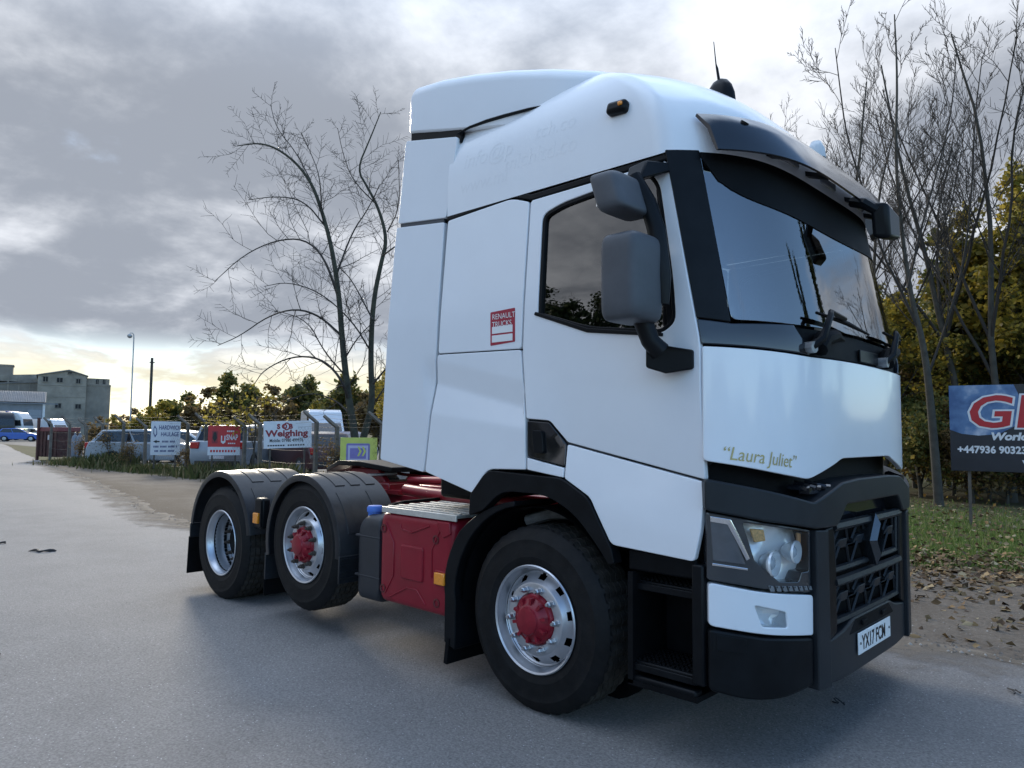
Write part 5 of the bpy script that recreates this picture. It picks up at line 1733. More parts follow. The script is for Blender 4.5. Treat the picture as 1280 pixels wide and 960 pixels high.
# red sign
p, s, rz = sign_spot(282)
k = s / FPX
W_, H_ = 37 * k, 36 * k
t, fr = board('parking_sign', 'red board lettered SNAP with a white strip below on the yard fence', (p.x, p.y, 1.55 - 13 * k), rz - .05, W_, H_, SRED, legs=1)
flat('white_strip', fr, rect(-.5 * W_, -.5 * H_, .5 * W_, -.22 * H_), SW, t, .004)
txt(fr, t, 'SNAP', .25 * W_, .06 * W_, .02 * H_, SW, bold=.006, sx=.60)
flat('shield', fr, [(-.10 * W_, .16 * H_), (.04 * W_, .16 * H_), (.04 * W_, -.06 * H_), (-.03 * W_, -.12 * H_), (-.10 * W_, -.06 * H_)], SW, t, .004)
flat('shield_slot', fr, [(-.065 * W_, .18 * H_), (.0 * W_, .18 * H_), (.0 * W_, -.02 * H_), (-.065 * W_, -.02 * H_)], SRED, t, .007)
flat('figure_panel', fr, rect(-.38 * W_, -.10 * H_, -.20 * W_, .32 * H_), MARO, t, .004)
flat('figure', fr, [(-.33 * W_, .28 * H_), (-.25 * W_, .28 * H_), (-.22 * W_, .08 * H_), (-.29 * W_, -.06 * H_), (-.36 * W_, .08 * H_)], INK, t, .007)
for j in range(9):
    flat('small_print', fr, rect((-.42 + .09 * j) * W_, -.40 * H_, (-.42 + .09 * j + .06) * W_, -.32 * H_), SRED, t, .007)
for j in range(4):
    flat('small_print', fr, rect((.08 + .06 * j) * W_, .29 * H_, (.08 + .06 * j + .045) * W_, .34 * H_), SW, t, .004)
    flat('small_print', fr, rect((.12 + .06 * j) * W_, -.12 * H_, (.12 + .06 * j + .045) * W_, -.08 * H_), SW, t, .004)
# weighing sign, hung a little askew
p, s, rz = sign_spot(361)
k = s / FPX
W_, H_ = 56 * k, 33 * k
t, fr = board('weighing_sign', 'pale board lettered SOB Weighing hung askew on the yard fence', (p.x, p.y, 1.55 - 5 * k), rz, W_, H_, SW, legs=1, tilt=.035)
txt(fr, t, 'S O B', .24 * H_, -.22 * W_, .22 * H_, MARO, bold=.012, sx=.95)
flat('ring', fr, [(-.02 * W_ + .07 * W_ * math.cos(a), .30 * H_ + .15 * H_ * math.sin(a)) for a in [2 * PI * q / 16 for q in range(16)]], MARO, t, .003)
flat('ring_core', fr, [(-.02 * W_ + .045 * W_ * math.cos(a), .30 * H_ + .10 * H_ * math.sin(a)) for a in [2 * PI * q / 16 for q in range(16)]], SW, t, .0035)
txt(fr, t, 'Weighing', .33 * H_, -.455 * W_, -.06 * H_, MARO, bold=.010, sx=1.18)
txt(fr, t, 'Mobile: 07980 499976', .17 * H_, -.38 * W_, -.27 * H_, INK, bold=.003, sx=.78)
for j in range(16):
    if j % 8 != 7:
        flat('small_print', fr, rect((-.42 + .052 * j) * W_, -.42 * H_, (-.42 + .052 * j + .038) * W_, -.37 * H_), INK, t, .004)
# lime sign behind the chassis
p, s, rz = sign_spot(450)
k = s / FPX
W_, H_ = 44 * k, 32 * k
t, fr = board('lime_sign', 'lime sign with a purple chevron panel behind the fifth wheel', (p.x, p.y, 1.55 - 24 * k), rz, W_, H_, SLIM, legs=1)
flat('purple_panel', fr, rpoly([(-.34 * W_, -.42 * H_), (.30 * W_, -.42 * H_), (.30 * W_, .28 * H_), (-.34 * W_, .28 * H_)], .05), SPUR, t, .004)
flat('pale_panel', fr, rect(-.29 * W_, -.36 * H_, .25 * W_, .20 * H_), mat('pale_lilac', (.50, .48, .62), .5, var=.05), t, .007)
flat('purple_field', fr, rect(-.24 * W_, -.30 * H_, .20 * W_, .10 * H_), SPUR, t, .010)
for q in (-.04, .08):
    flat('chevron', fr, [(q * W_, .16 * H_), ((q + .05) * W_, .16 * H_), ((q + .12) * W_, -.02 * H_), ((q + .05) * W_, -.20 * H_), (q * W_, -.20 * H_), ((q + .06) * W_, -.02 * H_)], SLIM, t, .013)
# ---- yard fence: concrete posts with cranked tops, wires
FCON = mat('concrete_post', (.13, .115, .095), .9, var=.35, vscale=5, bump=.3)
WIREM = mat('fence_wire', (.10, .095, .09), .6, metal=.5, var=.3)
fence = thing('wire_fence', 'old wire fence with cranked concrete posts between verge and yard', 'fence', (FA.x, FA.y, 0))
e_ = FB - FA
post_px = (66, 89, 110, 130, 156, 184, 236, 259, 307, 327, 396, 423, 478, 560, 650)
nf = len(post_px)
pp = [Vector((fence_at(q)[0].x - FA.x, fence_at(q)[0].y - FA.y, 0)) for q in post_px]
nrm = Vector((e_.y, -e_.x, 0)).normalized()
for i, q in enumerate(pp):
    hh = 1.72 + .08 * math.sin(i * 2.1)
    ln = .03 * math.sin(i * 3.3)
    P = [q + Vector((0, 0, -.1)), q + Vector((ln * .5, 0, hh * .5)), q + Vector((ln, 0, hh)), q + Vector((ln - .14, 0, hh + .17)) + nrm * .16, q + Vector((ln - .26, 0, hh + .32)) + nrm * .28]
    MB().tube(P, [.075, .07, .065, .055, .045], 4).build('post', FCON, fence, smooth=0)
for hz_ in (.25, .62, 1.0, 1.38, 1.68):
    pts_ = []
    for i in range(nf - 1):
        for j in range(4):
            tt = j / 4
            pts_.append(pp[i].lerp(pp[i + 1], tt) + Vector((0, 0, hz_ - .04 * math.sin(PI * tt))))
    MB().tube(pts_ + [pp[-1] + Vector((0, 0, hz_))], .004, 3, False).build('wire', WIREM, fence)
for q_, (dx, dz, dn) in enumerate(((-.05, 1.80, .07), (-.14, 1.90, .16), (-.24, 2.02, .27))):
    pts_ = []
    for i in range(nf - 1):
        for j in range(4):
            tt = j / 4
            pts_.append(pp[i].lerp(pp[i + 1], tt) + Vector((dx, 0, dz - .05 * math.sin(PI * tt))) + nrm * dn)
    MB().tube(pts_, .004, 3, False).build('barbed_wire', WIREM, fence)
# chain-link netting
b = MB()
V_, F_2 = [], []
Lf = e_.length
for sgn in (1, -1):
    for i in range(int(Lf / .16) + 12):
        x0 = i * .16 - 1.7 if sgn > 0 else i * .16
        a = Vector((0, 0, 0))
        u0, u1 = x0, x0 + sgn * 1.6
        z0, z1 = .05, 1.65
        if max(u0, u1) > Lf or min(u0, u1) < 0:
            continue
        A = Vector((e_.x * u0 / Lf, e_.y * u0 / Lf, z0))
        B = Vector((e_.x * u1 / Lf, e_.y * u1 / Lf, z1))
        n0 = len(V_)
        V_ += [A + Vector((0, 0, -.0025)), A + Vector((0, 0, .0025)), B + Vector((0, 0, .0025)), B + Vector((0, 0, -.0025))]
        F_2.append((n0, n0 + 1, n0 + 2, n0 + 3))
b.add(V_, F_2)
o = b.build('netting', WIREM, fence, smooth=0)
o['kind'] = 'stuff'
# weeds and rough grass at the fence foot
N = 16000
u = rng.uniform(0, 1, N)
X = FA.x + e_.x * u + rng.normal(0, .25, N)
Y = FA.y + e_.y * u + rng.normal(-.25, .45, N)
cl = np.sin(X * 1.7) + np.sin(X * .63 + 1)
hgt = np.clip(rng.uniform(.10, .34, N) * (1.0 + .55 * cl), .06, .75)
V, F, rv = blades(X, Y, np.zeros(N), hgt, .6)
WEED = attr_mat('weeds', [(0, (.045, .060, .018)), (.5, (.085, .095, .030)), (.8, (.16, .135, .06)), (1, (.24, .19, .10))], .8, .2)
tag(np_mesh('rough_grass', V, F, WEED, rv), 'rough grass and weeds along the foot of the yard fence', 'weeds', kind='stuff')
proto('weedbush', make=lambda: upright_tree(61, 1.5, .025, .9, 2, BROWN, 900, .07, spread=.95, up=.03, first=.02, fork=4))
proto('sapling', make=lambda: upright_tree(66, 2.6, .03, .9, 2, YELLOW, 190, .12, spread=.7, up=.12, first=.2, fork=1))
for i, (px, sc, lb) in enumerate(((148, .95, 'brown weed bush at the fence left of the haulage sign'), (172, .7, 'smaller weed bush touching the haulage sign on its left'), (243, .7, 'weed bush between the haulage sign and the red sign'), (105, .8, 'weed bush beside the red skip'), (425, .85, 'weed bush right of the weighing sign'))):
    p, s = fence_at(px)
    plant('weedbush', 'weed_bush', lb, 0, 0, sc, i * 1.1, 'bush', 'weed bushes along the yard fence', Vector((p.x, p.y - .15, 0)))
for i, (px, sc, lb) in enumerate(((263, 1.0, 'thin sapling with few yellow leaves left of the red sign'), (307, 1.1, 'thin sapling with yellow leaves between red sign and weighing sign'))):
    p, s = fence_at(px)
    plant('sapling', 'sapling', lb, 0, 0, sc, i * 2.1, 'tree', 'saplings at the yard fence', Vector((p.x, p.y + .3, 0)))
# red steel skip by the yard gate
RUSTR = mat('rusty_red_steel', (.055, .016, .014), .7, var=.45, vscale=3, dirt=.5)
c = gp(76, 36.0)
sk = thing('skip', 'rusty dark red steel skip at the yard entrance', 'skip', c, .35)
sk.scale = (.72, .72, .82)
MB().box((0, 0, .95), (1.9, 1.5, 1.5)).build('body', RUSTR, sk, bevel=.02)
MB().prism([(-1.0, -.8, 1.70), (1.0, -.8, 1.70), (.9, -.7, 1.95), (-.9, -.7, 1.95)], (0, 1.6, 0)).build('lid', mat('red_lid', (.11, .014, .016), .6, var=.3, dirt=.3), sk, bevel=.02)
for k_ in range(6):
    MB().box((-.88 + .35 * k_, -.78, .95), (.06, .06, 1.5)).build('rib', RUSTR, sk)
    MB().box((-.98, -.65 + .26 * k_, .95), (.06, .06, 1.5)).build('rib', RUSTR, sk)
MB().box((.2, -.80, 1.35), (.30, .02, .28)).build('notice', SW, sk)
MB().box((-.98, -.78, 1.25), (.14, .14, 2.5)).build('gate_post', RUSTR, sk)
# gas bottles beside the skip
for i, px in enumerate((96, 102)):
    c = gp(px, 34.2)
    o = MB().lathe([(0, 0), (.13, 0), (.14, .03), (.14, 1.05), (.11, 1.18), (.045, 1.25), (.045, 1.36), (0, 1.37)], 14, axis='z').build('gas_bottle', mat('grey_blue_bottle', (.16, .20, .25), .5, var=.2, dirt=.2), None, loc=c)
    tag(o, ['grey gas bottle nearer the red skip', 'grey gas bottle farther from the red skip'][i], 'gas bottle', 'gas bottles beside the skip')

# ---- banner on posts to the right
c = gp(1250, 13.0)
k = 13.0 / FPX
Wb, Hb = 1.95, 1.50
v = (Vector((CAM.x, CAM.y)) - Vector((c.x, c.y))).normalized()
left = gp(1187, 13.0)
rzb = math.atan2(v.y, v.x) + PI / 2 + .02
cx = left + Vector((math.cos(rzb), math.sin(rzb), 0)) * (Wb / 2)
BAN = mat('black_banner', (.012, .014, .022), .35, var=.3, vscale=3)
t, fr = board('roadside_banner', 'black banner with globe and big red GH lettering at the right edge', (cx.x, cx.y, 1.70), rzb, Wb, Hb, BAN, legs=1)
# globe printed at the left
def globe_mat():
    m = bpy.data.materials.new('globe_print')
    m.use_nodes = True
    tt = m.node_tree
    b = tt.nodes['Principled BSDF']
    tcn = tt.nodes.new('ShaderNodeTexCoord')
    n = tt.nodes.new('ShaderNodeTexNoise')
    n.inputs['Scale'].default_value = 2.6
    n.inputs['Detail'].default_value = 7
    tt.links.new(tcn.outputs['Object'], n.inputs['Vector'])
    rp = tt.nodes.new('ShaderNodeValToRGB')
    for e2, (ps, cc) in zip((rp.color_ramp.elements[0], rp.color_ramp.elements[1], rp.color_ramp.elements.new(.52)), ((.40, (.035, .09, .22)), (.60, (.40, .50, .62)), (.53, (.09, .18, .34)))):
        e2.position = ps
        e2.color = (*cc, 1)
    tt.links.new(n.outputs[0], rp.inputs[0])
    tt.links.new(rp.outputs[0], b.inputs['Base Color'])
    b.inputs['Roughness'].default_value = .35
    return m
gl = []
for q in range(33):
    a = PI * 2 * q / 32
    gx, gy = -.62 + .95 * math.cos(a), 1.05 - .0 + .92 * math.sin(a) - .25
    gl.append((max(-Wb / 2, gx), max(-.12 + .06 * math.sin(gx * 3), min(Hb / 2, gy))))
gl2 = []
for q in gl:
    if not gl2 or (abs(q[0] - gl2[-1][0]) + abs(q[1] - gl2[-1][1])) > 1e-4:
        gl2.append(q)
flat('globe', fr, [(-Wb / 2, Hb / 2), (-Wb / 2, -.03), (-.80, -.10), (-.55, -.13), (-.25, -.10), (.0, .05), (.10, .25), (.08, .48), (-.02, Hb / 2)], globe_mat(), t, .002)
put_text('lettering', 'GH', .78, lambda a, b: fr(-.74 + a, .02 + b, .004), SW, t, bold=.040, shear=.12, sx=1.20)
put_text('lettering', 'GH', .78, lambda a, b: fr(-.74 + a, .02 + b, .007), mat('banner_red', (.42, .012, .020), .35, var=.05), t, bold=.012, shear=.12, sx=1.20)
txt(fr, t, 'Worldw', .175, -.378, -.20, SW, bold=.008, shear=.2, sx=1.1)
txt(fr, t, '+447936 90323', .17, -.87, -.43, SW, bold=.006, sx=.93)
txt(fr, t, 'www', .165, .07, -.62, SW, bold=.006, sx=1.0)

# ================================================================== VEHICLES IN THE YARD
CARTYRE = mat('car_tyre', (.018, .018, .019), .8)
CARRIM = mat('car_rim', (.35, .36, .38), .4, metal=.6)
HLAMP = mat('car_headlamp', (.55, .58, .6), .15, coat=.4)
TLAMP = mat('car_tail_lamp', (.40, .015, .015), .2, coat=.4)
PLASTIC = mat('car_black_trim', (.02, .02, .022), .6)
def vehicle(name, label, cat, loc, rz, colr, body, cabin, wid, wheels, wr_=.32, roofm=None, tail=True, boxy=.86):
    """body / cabin: side outlines (x forward, z); cabin tapers to the roof; windows stand in its faces"""
    t = thing(name, label, cat, loc, rz)
    pm = mat('car_paint_%s' % name + '_%d' % (int(sum(colr) * 1e4)), colr, .3, var=.04, coat=.6, dirt=.06)
    # body outline with wheel arches
    bot = body[0]
    lower = []
    for i, q in enumerate(body):
        lower.append(q)
    arch = []
    zb_ = bot[1]
    pts_ = [p_ for p_ in body]
    o2 = []
    xs_ = sorted(wheels)
    for xw in xs_:
        for j in range(9):
            a = PI - PI * j / 8
            o2.append((xw + (wr_ + .06) * math.cos(a), zb_ + (wr_ + .06 - (zb_ - wr_) * 0) * math.sin(a) * .95))
    poly = [(body[0][0], body[0][1])] + o2 + body[1:]
    MB().prism([(x, -wid / 2, z) for x, z in poly], (0, wid, 0)).build('body', pm, t, bevel=.05, seg=3)
    top = max(z for x, z in cabin)
    low = min(z for x, z in cabin)
    def cw(z):
        return wid / 2 * (.97 - (1 - boxy) * (z - low) / (top - low))
    L_ = [Vector((x, -cw(z), z)) for x, z in cabin]
    R__ = [Vector((x, cw(z), z)) for x, z in cabin]
    n = len(cabin)
    MB().add(L_ + R__, [tuple(range(n)), tuple(range(2 * n - 1, n - 1, -1))] + [(i, n + i, n + (i + 1) % n, (i + 1) % n) for i in range(n)]).build('cabin', pm, t, bevel=.035, seg=2)
    # glazing: cabin is listed rear-bottom, rear-top, front-top, front-bottom (extra roof points between)
    rb, rt, ft, fb = cabin[0], cabin[1], cabin[-2], cabin[-1]
    def lerp(a, b, q):
        return (a[0] + (b[0] - a[0]) * q, a[1] + (b[1] - a[1]) * q)
    for (a, b, nm, sg) in ((rb, rt, 'rear_window', -1), (fb, ft, 'windscreen', 1)):
        A, B = lerp(a, b, .12), lerp(a, b, .90)
        q = [Vector((A[0], -cw(A[1]) * .88, A[1])), Vector((A[0], cw(A[1]) * .88, A[1])), Vector((B[0], cw(B[1]) * .86, B[1])), Vector((B[0], -cw(B[1]) * .86, B[1]))]
        nn_ = (q[1] - q[0]).cross(q[2] - q[1]).normalized()
        if nn_.x * sg < 0:
            nn_ = -nn_
        MB().prism([v_ + nn_ * .008 for v_ in q], -nn_ * .012).build(nm, DARKGL, t, smooth=0)
    # side windows
    def xat(z, front_):
        a, b = (fb, ft) if front_ else (rb, rt)
        return a[0] + (b[0] - a[0]) * (z - a[1]) / (b[1] - a[1])
    zl, zh = low + (top - low) * .14, low + (top - low) * .84
    x0l, x0h, x1l, x1h = xat(zl, 0) + .12, xat(zh, 0) + .12, xat(zl, 1) - .12, xat(zh, 1) - .12
    m_ = 2 if cat != 'van' else 0
    for s_ in (-1, 1):
        if m_:
            for j in range(m_):
                qa, qb = j / m_ + .015, (j + 1) / m_ - .015
                P = [(x0l + (x1l - x0l) * qa, zl), (x0l + (x1l - x0l) * qb, zl), (x0h + (x1h - x0h) * qb, zh), (x0h + (x1h - x0h) * qa, zh)]
                MB().prism([(x, s_ * (cw(z) + .008), z) for x, z in P], (0, -s_ * .012, 0)).build('side_window', DARKGL, t, smooth=0)
        else:
            P = [(x1l - .95, zl), (x1l, zl), (x1h, zh), (x1h - .75, zh)]
            MB().prism([(x, s_ * (cw(z) + .008), z) for x, z in P], (0, -s_ * .012, 0)).build('side_window', DARKGL, t, smooth=0)
        for xw in wheels:
            w_ = MB().lathe([(.0, -.10), (wr_ * .62, -.10), (wr_ * .66, -.08), (wr_ * .95, -.08), (wr_, -.05), (wr_, .08), (.0, .09)], 20, (0, 0, 0)).build('wheel', CARTYRE, t, smooth=40, loc=(xw, s_ * (wid / 2 - .09), wr_))
            w_.rotation_euler = (0, 0, 0 if s_ < 0 else PI)
            MB().lathe([(.0, -.112), (wr_ * .3, -.108), (wr_ * .58, -.104), (wr_ * .60, -.09)], 14).build('rim', CARRIM, w_, smooth=40)
        xf, xr_ = max(x for x, z in body), min(x for x, z in body)
        zf = [z for x, z in body if x > xf - .15]
        zr = [z for x, z in body if x < xr_ + .15]
        MB().box((xf - .05, s_ * wid * .37, max(zf) - .12), (.16, wid * .20, .13)).build('headlight', HLAMP, t, bevel=.02)
        MB().box((xr_ + .04, s_ * wid * .41, max(zr) - .16), (.14, wid * .15, .22)).build('tail_light', TLAMP, t, bevel=.02)
        MB().box((fb[0] - .25, s_ * (wid / 2 + .08), low + .06), (.10, .16, .12)).build('door_mirror', PLASTIC, t, bevel=.03)
    MB().box((max(x for x, z in body) - .02, 0, .42), (.10, wid * .8, .16)).build('front_bumper', PLASTIC, t, bevel=.02)
    MB().box((min(x for x, z in body) + .02, 0, .42), (.10, wid * .8, .16)).build('rear_bumper', PLASTIC, t, bevel=.02)
    MB().box((min(x for x, z in body) - .004, 0, .62), (.02, .5, .11)).build('number_plate', SW, t)
    return t
HATCH = ([(-2.0, .25), (2.05, .25), (2.1, .55), (2.0, .74), (1.2, .95), (-1.95, 1.02), (-2.05, .8), (-2.08, .5)], [(-1.95, .96), (-1.55, 1.45), (-.4, 1.52), (.25, 1.44), (1.15, .92)], 1.76, (-1.25, 1.3))
ESTATE = ([(-2.3, .28), (2.2, .28), (2.28, .55), (2.15, .78), (1.2, .98), (-2.22, 1.05), (-2.32, .8), (-2.35, .5)], [(-2.2, 1.0), (-1.8, 1.50), (-.3, 1.54), (.3, 1.46), (1.2, .95)], 1.8, (-1.35, 1.4))
SUV = ([(-2.1, .35), (2.1, .35), (2.2, .6), (2.1, .95), (1.2, 1.12), (-2.1, 1.18), (-2.2, .9), (-2.22, .6)], [(-2.05, 1.1), (-1.75, 1.68), (-.3, 1.72), (.35, 1.64), (1.15, 1.08)], 1.9, (-1.3, 1.35))
VAN = ([(-2.9, .35), (2.7, .35), (2.78, .7), (2.65, 1.05), (2.0, 1.30), (-2.9, 1.3)], [(-2.9, 1.25), (-2.85, 2.72), (.70, 2.76), (1.05, 2.62), (1.40, 2.06), (2.05, 1.27)], 2.02, (-1.9, 1.85))
SVAN = ([(-2.5, .32), (2.4, .32), (2.48, .6), (2.35, .92), (1.7, 1.12), (-2.5, 1.15)], [(-2.5, 1.08), (-2.45, 1.98), (.6, 2.0), (1.0, 1.92), (1.75, 1.08)], 1.95, (-1.6, 1.6))
def towards(px, dp):
    q = gp(px, dp)
    return math.atan2(CAM.y - q.y, CAM.x - q.x)
def veh(kind, name, label, cat, px, dp, turn, colr, wr_=.33, boxy=.86, **k):
    B_, C_, w_, wh = kind
    return vehicle(name, label, cat, gp(px, dp), towards(px, dp) + R(turn), colr, B_, C_, w_, wh, wr_, boxy=boxy, **k)
SILV, WHT = (.30, .33, .36), (.60, .63, .67)
veh(ESTATE, 'parked_car', 'silver estate car behind the fence left of the haulage sign', 'car', 196, 30.5, 75, SILV)
veh(HATCH, 'parked_car', 'white hatchback behind the fence right of the haulage sign', 'car', 240, 34.5, 62, WHT)
veh(HATCH, 'parked_car', 'pale silver car farther back between haulage sign and red sign', 'car', 226, 41, 70, (.5, .53, .56))
veh(SUV, 'parked_car', 'silver off-roader seen from behind the red sign', 'car', 306, 27.0, 158, SILV, .36)
veh(HATCH, 'parked_car', 'maroon hatchback behind the weighing sign', 'car', 386, 26.5, 205, (.06, .018, .02))
veh(VAN, 'parked_van', 'tall white van facing the road beside the leafless tree', 'van', 404, 43, 8, WHT, .36, .93)
veh(SVAN, 'parked_van', 'small white van in the distance left of the tall one', 'van', 342, 58, 25, WHT, .34, .93)
veh(HATCH, 'parked_car', 'dark blue car right of the tall white van', 'car', 437, 40, 20, (.02, .035, .12))
veh(HATCH, 'parked_car', 'bright blue car at the far left edge', 'car', 26, 84, 80, (.015, .10, .42))
veh(HATCH, 'parked_car', 'lime green car behind the bright blue one', 'car', 38, 92, 35, (.38, .52, .03))
veh(HATCH, 'parked_car', 'white car between the lime car and the far white van', 'car', 51, 92, 40, WHT)
veh(VAN, 'parked_van', 'white van before the concrete mill', 'van', 67, 98, 35, WHT, .36, .93)
# far lorry cabs
def far_cab(name, label, px, dp, turn, colr, col2):
    t = thing(name, label, 'lorry', gp(px, dp), towards(px, dp) + R(turn))
    m1_, m2_ = mat('lorry_paint_%d' % px, colr, .35, var=.05, coat=.4), mat('lorry_trim_%d' % px, col2, .4, var=.05, coat=.3)
    MB().prism([(-1.1, -1.2, .9), (1.1, -1.2, .9), (1.15, -1.2, 1.7), (.95, -1.2, 2.8), (.4, -1.2, 3.5), (-1.1, -1.2, 3.7)], (0, 2.4, 0)).build('cab', m1_, t, bevel=.12, seg=3)
    MB().prism([(-1.12, -1.22, 1.0), (-.2, -1.22, 1.0), (-1.0 + .5, -1.22, 3.62), (-1.12, -1.22, 3.72)], (0, 2.44, 0)).build('side_fairing', m2_, t, bevel=.03)
    MB().prism([(1.14, -1.05, 1.85), (1.14, 1.05, 1.85), (.97, 1.0, 2.7), (.97, -1.0, 2.7)], (.03, 0, .0)).build('windscreen', DARKGL, t)
    for s_ in (-1, 1):
        MB().prism([(.1, s_ * 1.215, 1.8), (.9, s_ * 1.215, 1.8), (.78, s_ * 1.215, 2.55), (.1, s_ * 1.215, 2.55)], (0, -s_ * .02, 0)).build('side_window', DARKGL, t, smooth=0)
        for xw in (.4, -2.6, -3.7):
            MB().lathe([(.0, -.14), (.3, -.12), (.5, -.1), (.52, .0), (.5, .14), (0, .15)], 18).build('wheel', CARTYRE, t, smooth=40, loc=(xw, s_ * 1.05, .52))
        MB().box((1.12, s_ * .85, .95), (.1, .5, .25)).build('headlight', HLAMP, t, bevel=.03)
    MB().box((-1.9, 0, .85), (4.6, .9, .25)).build('chassis', PLASTIC, t)
    MB().box((1.05, 0, .7), (.25, 2.4, .4)).build('bumper', m2_, t, bevel=.05)
far_cab('parked_lorry', 'white and blue lorry cab parked by the corrugated shed', 26, 96, 60, WHT, (.02, .05, .30))
far_cab('parked_lorry', 'black lorry cab at the left edge by the shed', 3, 94, 20, (.012, .012, .014), (.015, .015, .017))

# ================================================================== BUILDINGS, LAMP, POLE
CONC = mat('weathered_concrete', (.25, .228, .198), .92, var=.30, vscale=.35, bump=.3, bscale=3, dirt=.45)
CONC2 = mat('dark_concrete', (.20, .185, .165), .92, var=.30, vscale=.3, bump=.3, bscale=3, dirt=.4)
ROOFM = mat('old_sheet_roof', (.17, .165, .16), .8, var=.25, vscale=.6)
SHED = mat('grey_cladding', (.20, .215, .24), .7, var=.15, vscale=.8)
HOLE = mat('dark_opening', (.012, .012, .014), .8)
DB = 150.0
kb = DB / FPX
HZ = 545.0
def bz(py, d=DB):
    return CAM.z + (HZ - py) * d / FPX
rzB = math.atan2(-(CAM.y - gp(60, DB).y), -(CAM.x - gp(60, DB).x)) - PI / 2      # local x to the right, local y away
def local_x(px, ref, d=DB):
    return (px - ref) * d / FPX
mill = thing('concrete_mill', 'tall derelict concrete mill with gabled end and square window holes', 'building', gp(77, DB), rzB)
W2 = 26 * kb
def gable(x0, x1, z0, zeave, zridge, y0, y1, xr_=None):
    xm = (x0 + x1) / 2 if xr_ is None else xr_
    return MB().prism([(x0, y0, z0), (x1, y0, z0), (x1, y0, zeave), (xm, y0, zridge), (x0, y0, zeave - .2)], (0, y1 - y0, 0))
gable(-W2, W2, 0, bz(478.5), bz(473), 0, 14, W2 * .25).build('wall', CONC, mill, bevel=.05)
rf = MB().prism([(-W2 - .3, -.4, bz(478.5) - .1), (W2 * .25, -.4, bz(473) + .25), (W2 + .3, -.4, bz(478.5) + .05), (W2 + .3, -.4, bz(478.5) - .12), (W2 * .25, -.4, bz(473) + .02), (-W2 - .3, -.4, bz(478.5) - .3)], (0, 14.8, 0)).build('roof', ROOFM, mill)
def window(t, x, z, w_, h, y=-.02):
    o = MB()
    o.box((x, y - .03, z + h / 2 + .06), (w_ + .3, .16, .12)).box((x, y - .03, z - h / 2 - .06), (w_ + .3, .20, .12)).box((x - w_ / 2 - .06, y - .03, z), (.12, .14, h)).box((x + w_ / 2 + .06, y - .03, z), (.12, .14, h))
    f = o.build('window', CONC2, t)
    MB().box((x, y - .02, z), (w_, .03, h)).build('pane', HOLE, f)
    MB().box((x, y - .045, z), (.08, .03, h)).build('mullion', CONC2, f)
for px, py, w_, h in ((59, 484.5, .8, 1.0), (74, 485, 1.0, .9), (94, 485.5, .7, .9), (84.5, 475.5, .6, .5), (73.5, 517, 1.0, .9), (95, 517.5, .95, .9)):
    window(mill, local_x(px, 77), bz(py), w_, h)
for z_ in (bz(492), bz(506)):
    MB().box((0, -.03, z_), (W2 * 2 - .2, .08, .12)).build('string_course', CONC2, mill)
silo = thing('silo_block', 'lower concrete block with rounded corner right of the gabled mill', 'building', gp(120, DB + 4), rzB)
x0, x1 = local_x(103, 120, DB + 4), local_x(136, 120, DB + 4)
b = MB()
ringp = [(x0, 0)] + [(x1 - 1.5 + 1.5 * math.sin(a), 1.5 - 1.5 * math.cos(a)) for a in [PI / 2 * q / 6 for q in range(7)]] + [(x1, 12), (x0, 12)]
b.loft([[Vector((x, y, z)) for x, y in ringp] for z in (0, bz(490.5, DB + 4))])
b.build('wall', CONC2, silo)
b = MB()
ringp2 = [(x * .96 - .1, y + .3) for x, y in ringp]
b.loft([[Vector((x, y, z)) for x, y in ringp2] for z in (bz(490.5, DB + 4), bz(482.5, DB + 4))])
b.build('upper_storey', CONC, silo)
MB().loft([[Vector((x * 1.015, y - .12, z)) for x, y in ringp] for z in (bz(491.8, DB + 4), bz(489.8, DB + 4))]).build('ledge', CONC2, silo)
for px in (107, 120.5, 128):
    window(silo, local_x(px, 120, DB + 4), bz(486.5, DB + 4), .5, 1.0, .26)
hall = thing('mill_hall', 'long low-roofed concrete hall left of the gabled mill', 'building', gp(20, DB + 3), rzB)
hx0, hx1 = local_x(-40, 20, DB + 3), local_x(50.5, 20, DB + 3)
MB().prism([(hx0, 0, 0), (hx1, 0, 0), (hx1, 0, bz(486)), (hx0, 0, bz(493))], (0, 12, 0)).build('wall', CONC2, hall)
MB().prism([(hx0, .5, bz(486)), (hx1, .5, bz(486)), (hx1, .5, bz(475)), (hx0, .5, bz(481))], (0, 10, 0)).build('clerestory', CONC, hall)
MB().prism([(hx0, -.3, bz(493)), (hx1, -.3, bz(486)), (hx1, -.3, bz(484.5)), (hx0, -.3, bz(491.5))], (0, 1.0, 0)).build('eaves', ROOFM, hall)
for q in range(8):
    MB().box((hx0 + (hx1 - hx0) * (q + .5) / 8, -.04, bz(510)), (.25, .12, bz(495))).build('pier', CONC, hall)
tw = thing('mill_tower', 'small square rooftop tower at the left edge of the mill', 'building', gp(3, DB + 10), rzB)
MB().box((0, 3, bz(467, DB + 10) / 2), (18 * (DB + 10) / FPX, 4, bz(467, DB + 10))).build('wall', CONC2, tw)
MB().box((0, 3, bz(466.3, DB + 10)), (20 * (DB + 10) / FPX, 4.4, .3)).build('parapet', CONC, tw)
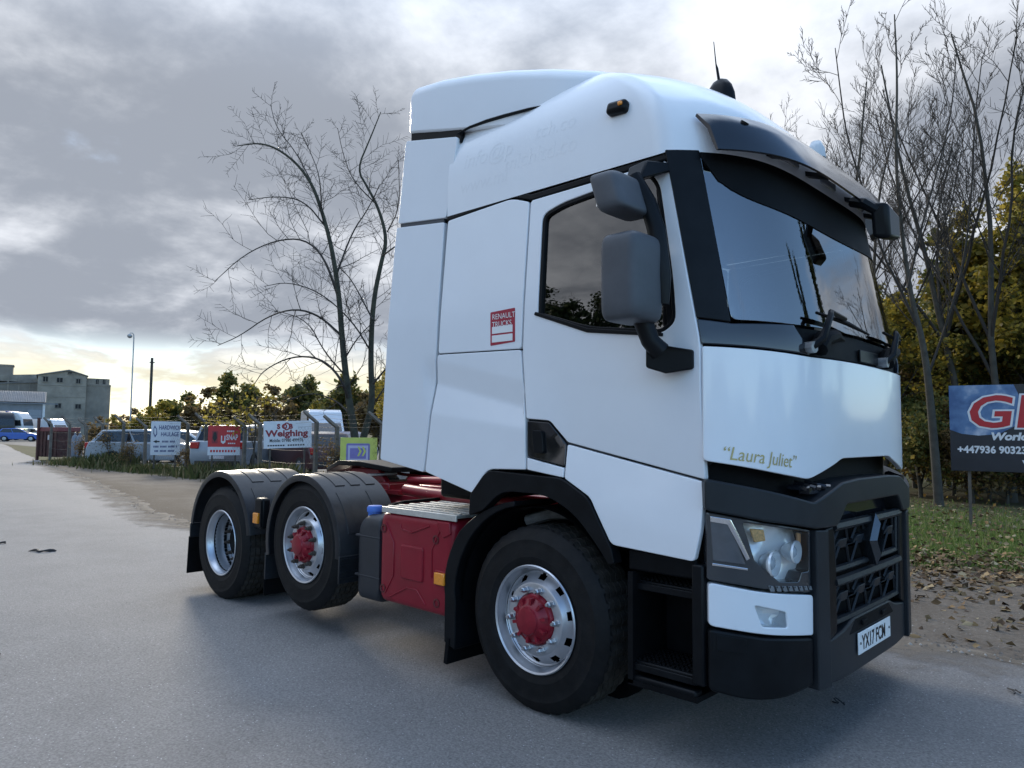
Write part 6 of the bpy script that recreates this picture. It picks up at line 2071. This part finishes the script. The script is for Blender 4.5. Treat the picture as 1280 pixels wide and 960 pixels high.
# corrugated shed
DS = 118.0
shed = thing('corrugated_shed', 'low grey shed with corrugated roof and roller door below the mill', 'building', gp(25, DS), rzB)
sx0, sx1 = local_x(-30, 25, DS), local_x(51, 25, DS)
MB().prism([(sx0, 0, 0), (sx1, 0, 0), (sx1, 0, bz(514, DS)), (sx0, 0, bz(514, DS))], (0, 9, 0)).build('wall', SHED, shed)
ze, zr_ = bz(513, DS), bz(498, DS)
rl = []
nr = 46
for j in range(nr * 2 + 1):
    x = sx0 - .2 + (sx1 - sx0 + .4) * j / (nr * 2)
    z_ = .06 * (j % 2)
    rl.append([Vector((x, -.4, ze + z_)), Vector((x - (.9 if x > 0 else 0) * .0, 4.5, zr_ + z_)), Vector((x, 9.4, ze + z_))])
MB().loft(rl, closed=False, caps=False).build('roof', mat('corrugated_sheet', (.13, .132, .135), .6, var=.2, vscale=.8), shed, smooth=0)
MB().prism([(sx1, 0, bz(514, DS)), (sx1, 9, bz(514, DS)), (sx1, 4.5, zr_)], (-.1, 0, 0)).build('gable_wall', SHED, shed)
rd = MB().box((local_x(41, 25, DS), -.04, bz(530, DS) - .6), (15 * DS / FPX, .06, 3.2)).build('roller_door', mat('door_grey', (.26, .28, .32), .6, var=.1), shed)
for q in range(8):
    MB().box((local_x(41, 25, DS), -.08, .6 + .42 * q), (15 * DS / FPX, .03, .05)).build('door_slat', SHED, rd)
MB().box((local_x(50.6, 25, DS), -.06, bz(515, DS) / 2), (.35, .12, bz(515, DS))).build('downpipe', SW, shed)
MB().box((0, -.5, bz(513.5, DS) - .12), (sx1 - sx0, .16, .16)).build('gutter', SHED, shed)
# distant house between the trees
# street lamp
LAMPM = mat('galvanised_column', (.30, .32, .34), .5, metal=.6, var=.1)
c = gp(164, 70)
kl = 70 / FPX
hl_ = CAM.z + (545 - 425) * kl
lampo = thing('street_lamp', 'tall grey street lamp with a hooked lantern above the yard', 'street lamp', c, rzB)
MB().tube([(0, 0, 0), (0, 0, 1.2), (0, 0, 1.25), (0, 0, hl_ - .5)], [.11, .11, .075, .055], 10).build('column', LAMPM, lampo)
MB().tube([(0, 0, hl_ - .5), (-.02, 0, hl_ - .15), (-.12, 0, hl_), (-.30, 0, hl_), (-.36, 0, hl_ - .12)], [.055, .05, .045, .045, .05], 8).build('arm', LAMPM, lampo)
MB().lathe([(.0, -.42), (.16, -.36), (.24, -.2), (.18, -.05), (.07, 0), (0, .01)], 14, (-.36, 0, hl_ - .1), axis='z').build('lantern', LAMPM, lampo, smooth=50)
c = gp(188, 78)
hp = CAM.z + (545 - 456) * 78 / FPX
po = thing('utility_pole', 'dark wooden utility pole right of the street lamp', 'pole', c, rzB)
MB().tube([(0, 0, 0), (0, 0, hp * .5), (0, 0, hp)], [.17, .15, .13], 8).build('pole', mat('pole_wood', (.05, .045, .04), .9, var=.3), po)
MB().box((0, -.16, hp - .5), (.5, .1, .1)).build('crossarm', mat('pole_wood', (.05, .045, .04), .9), po)
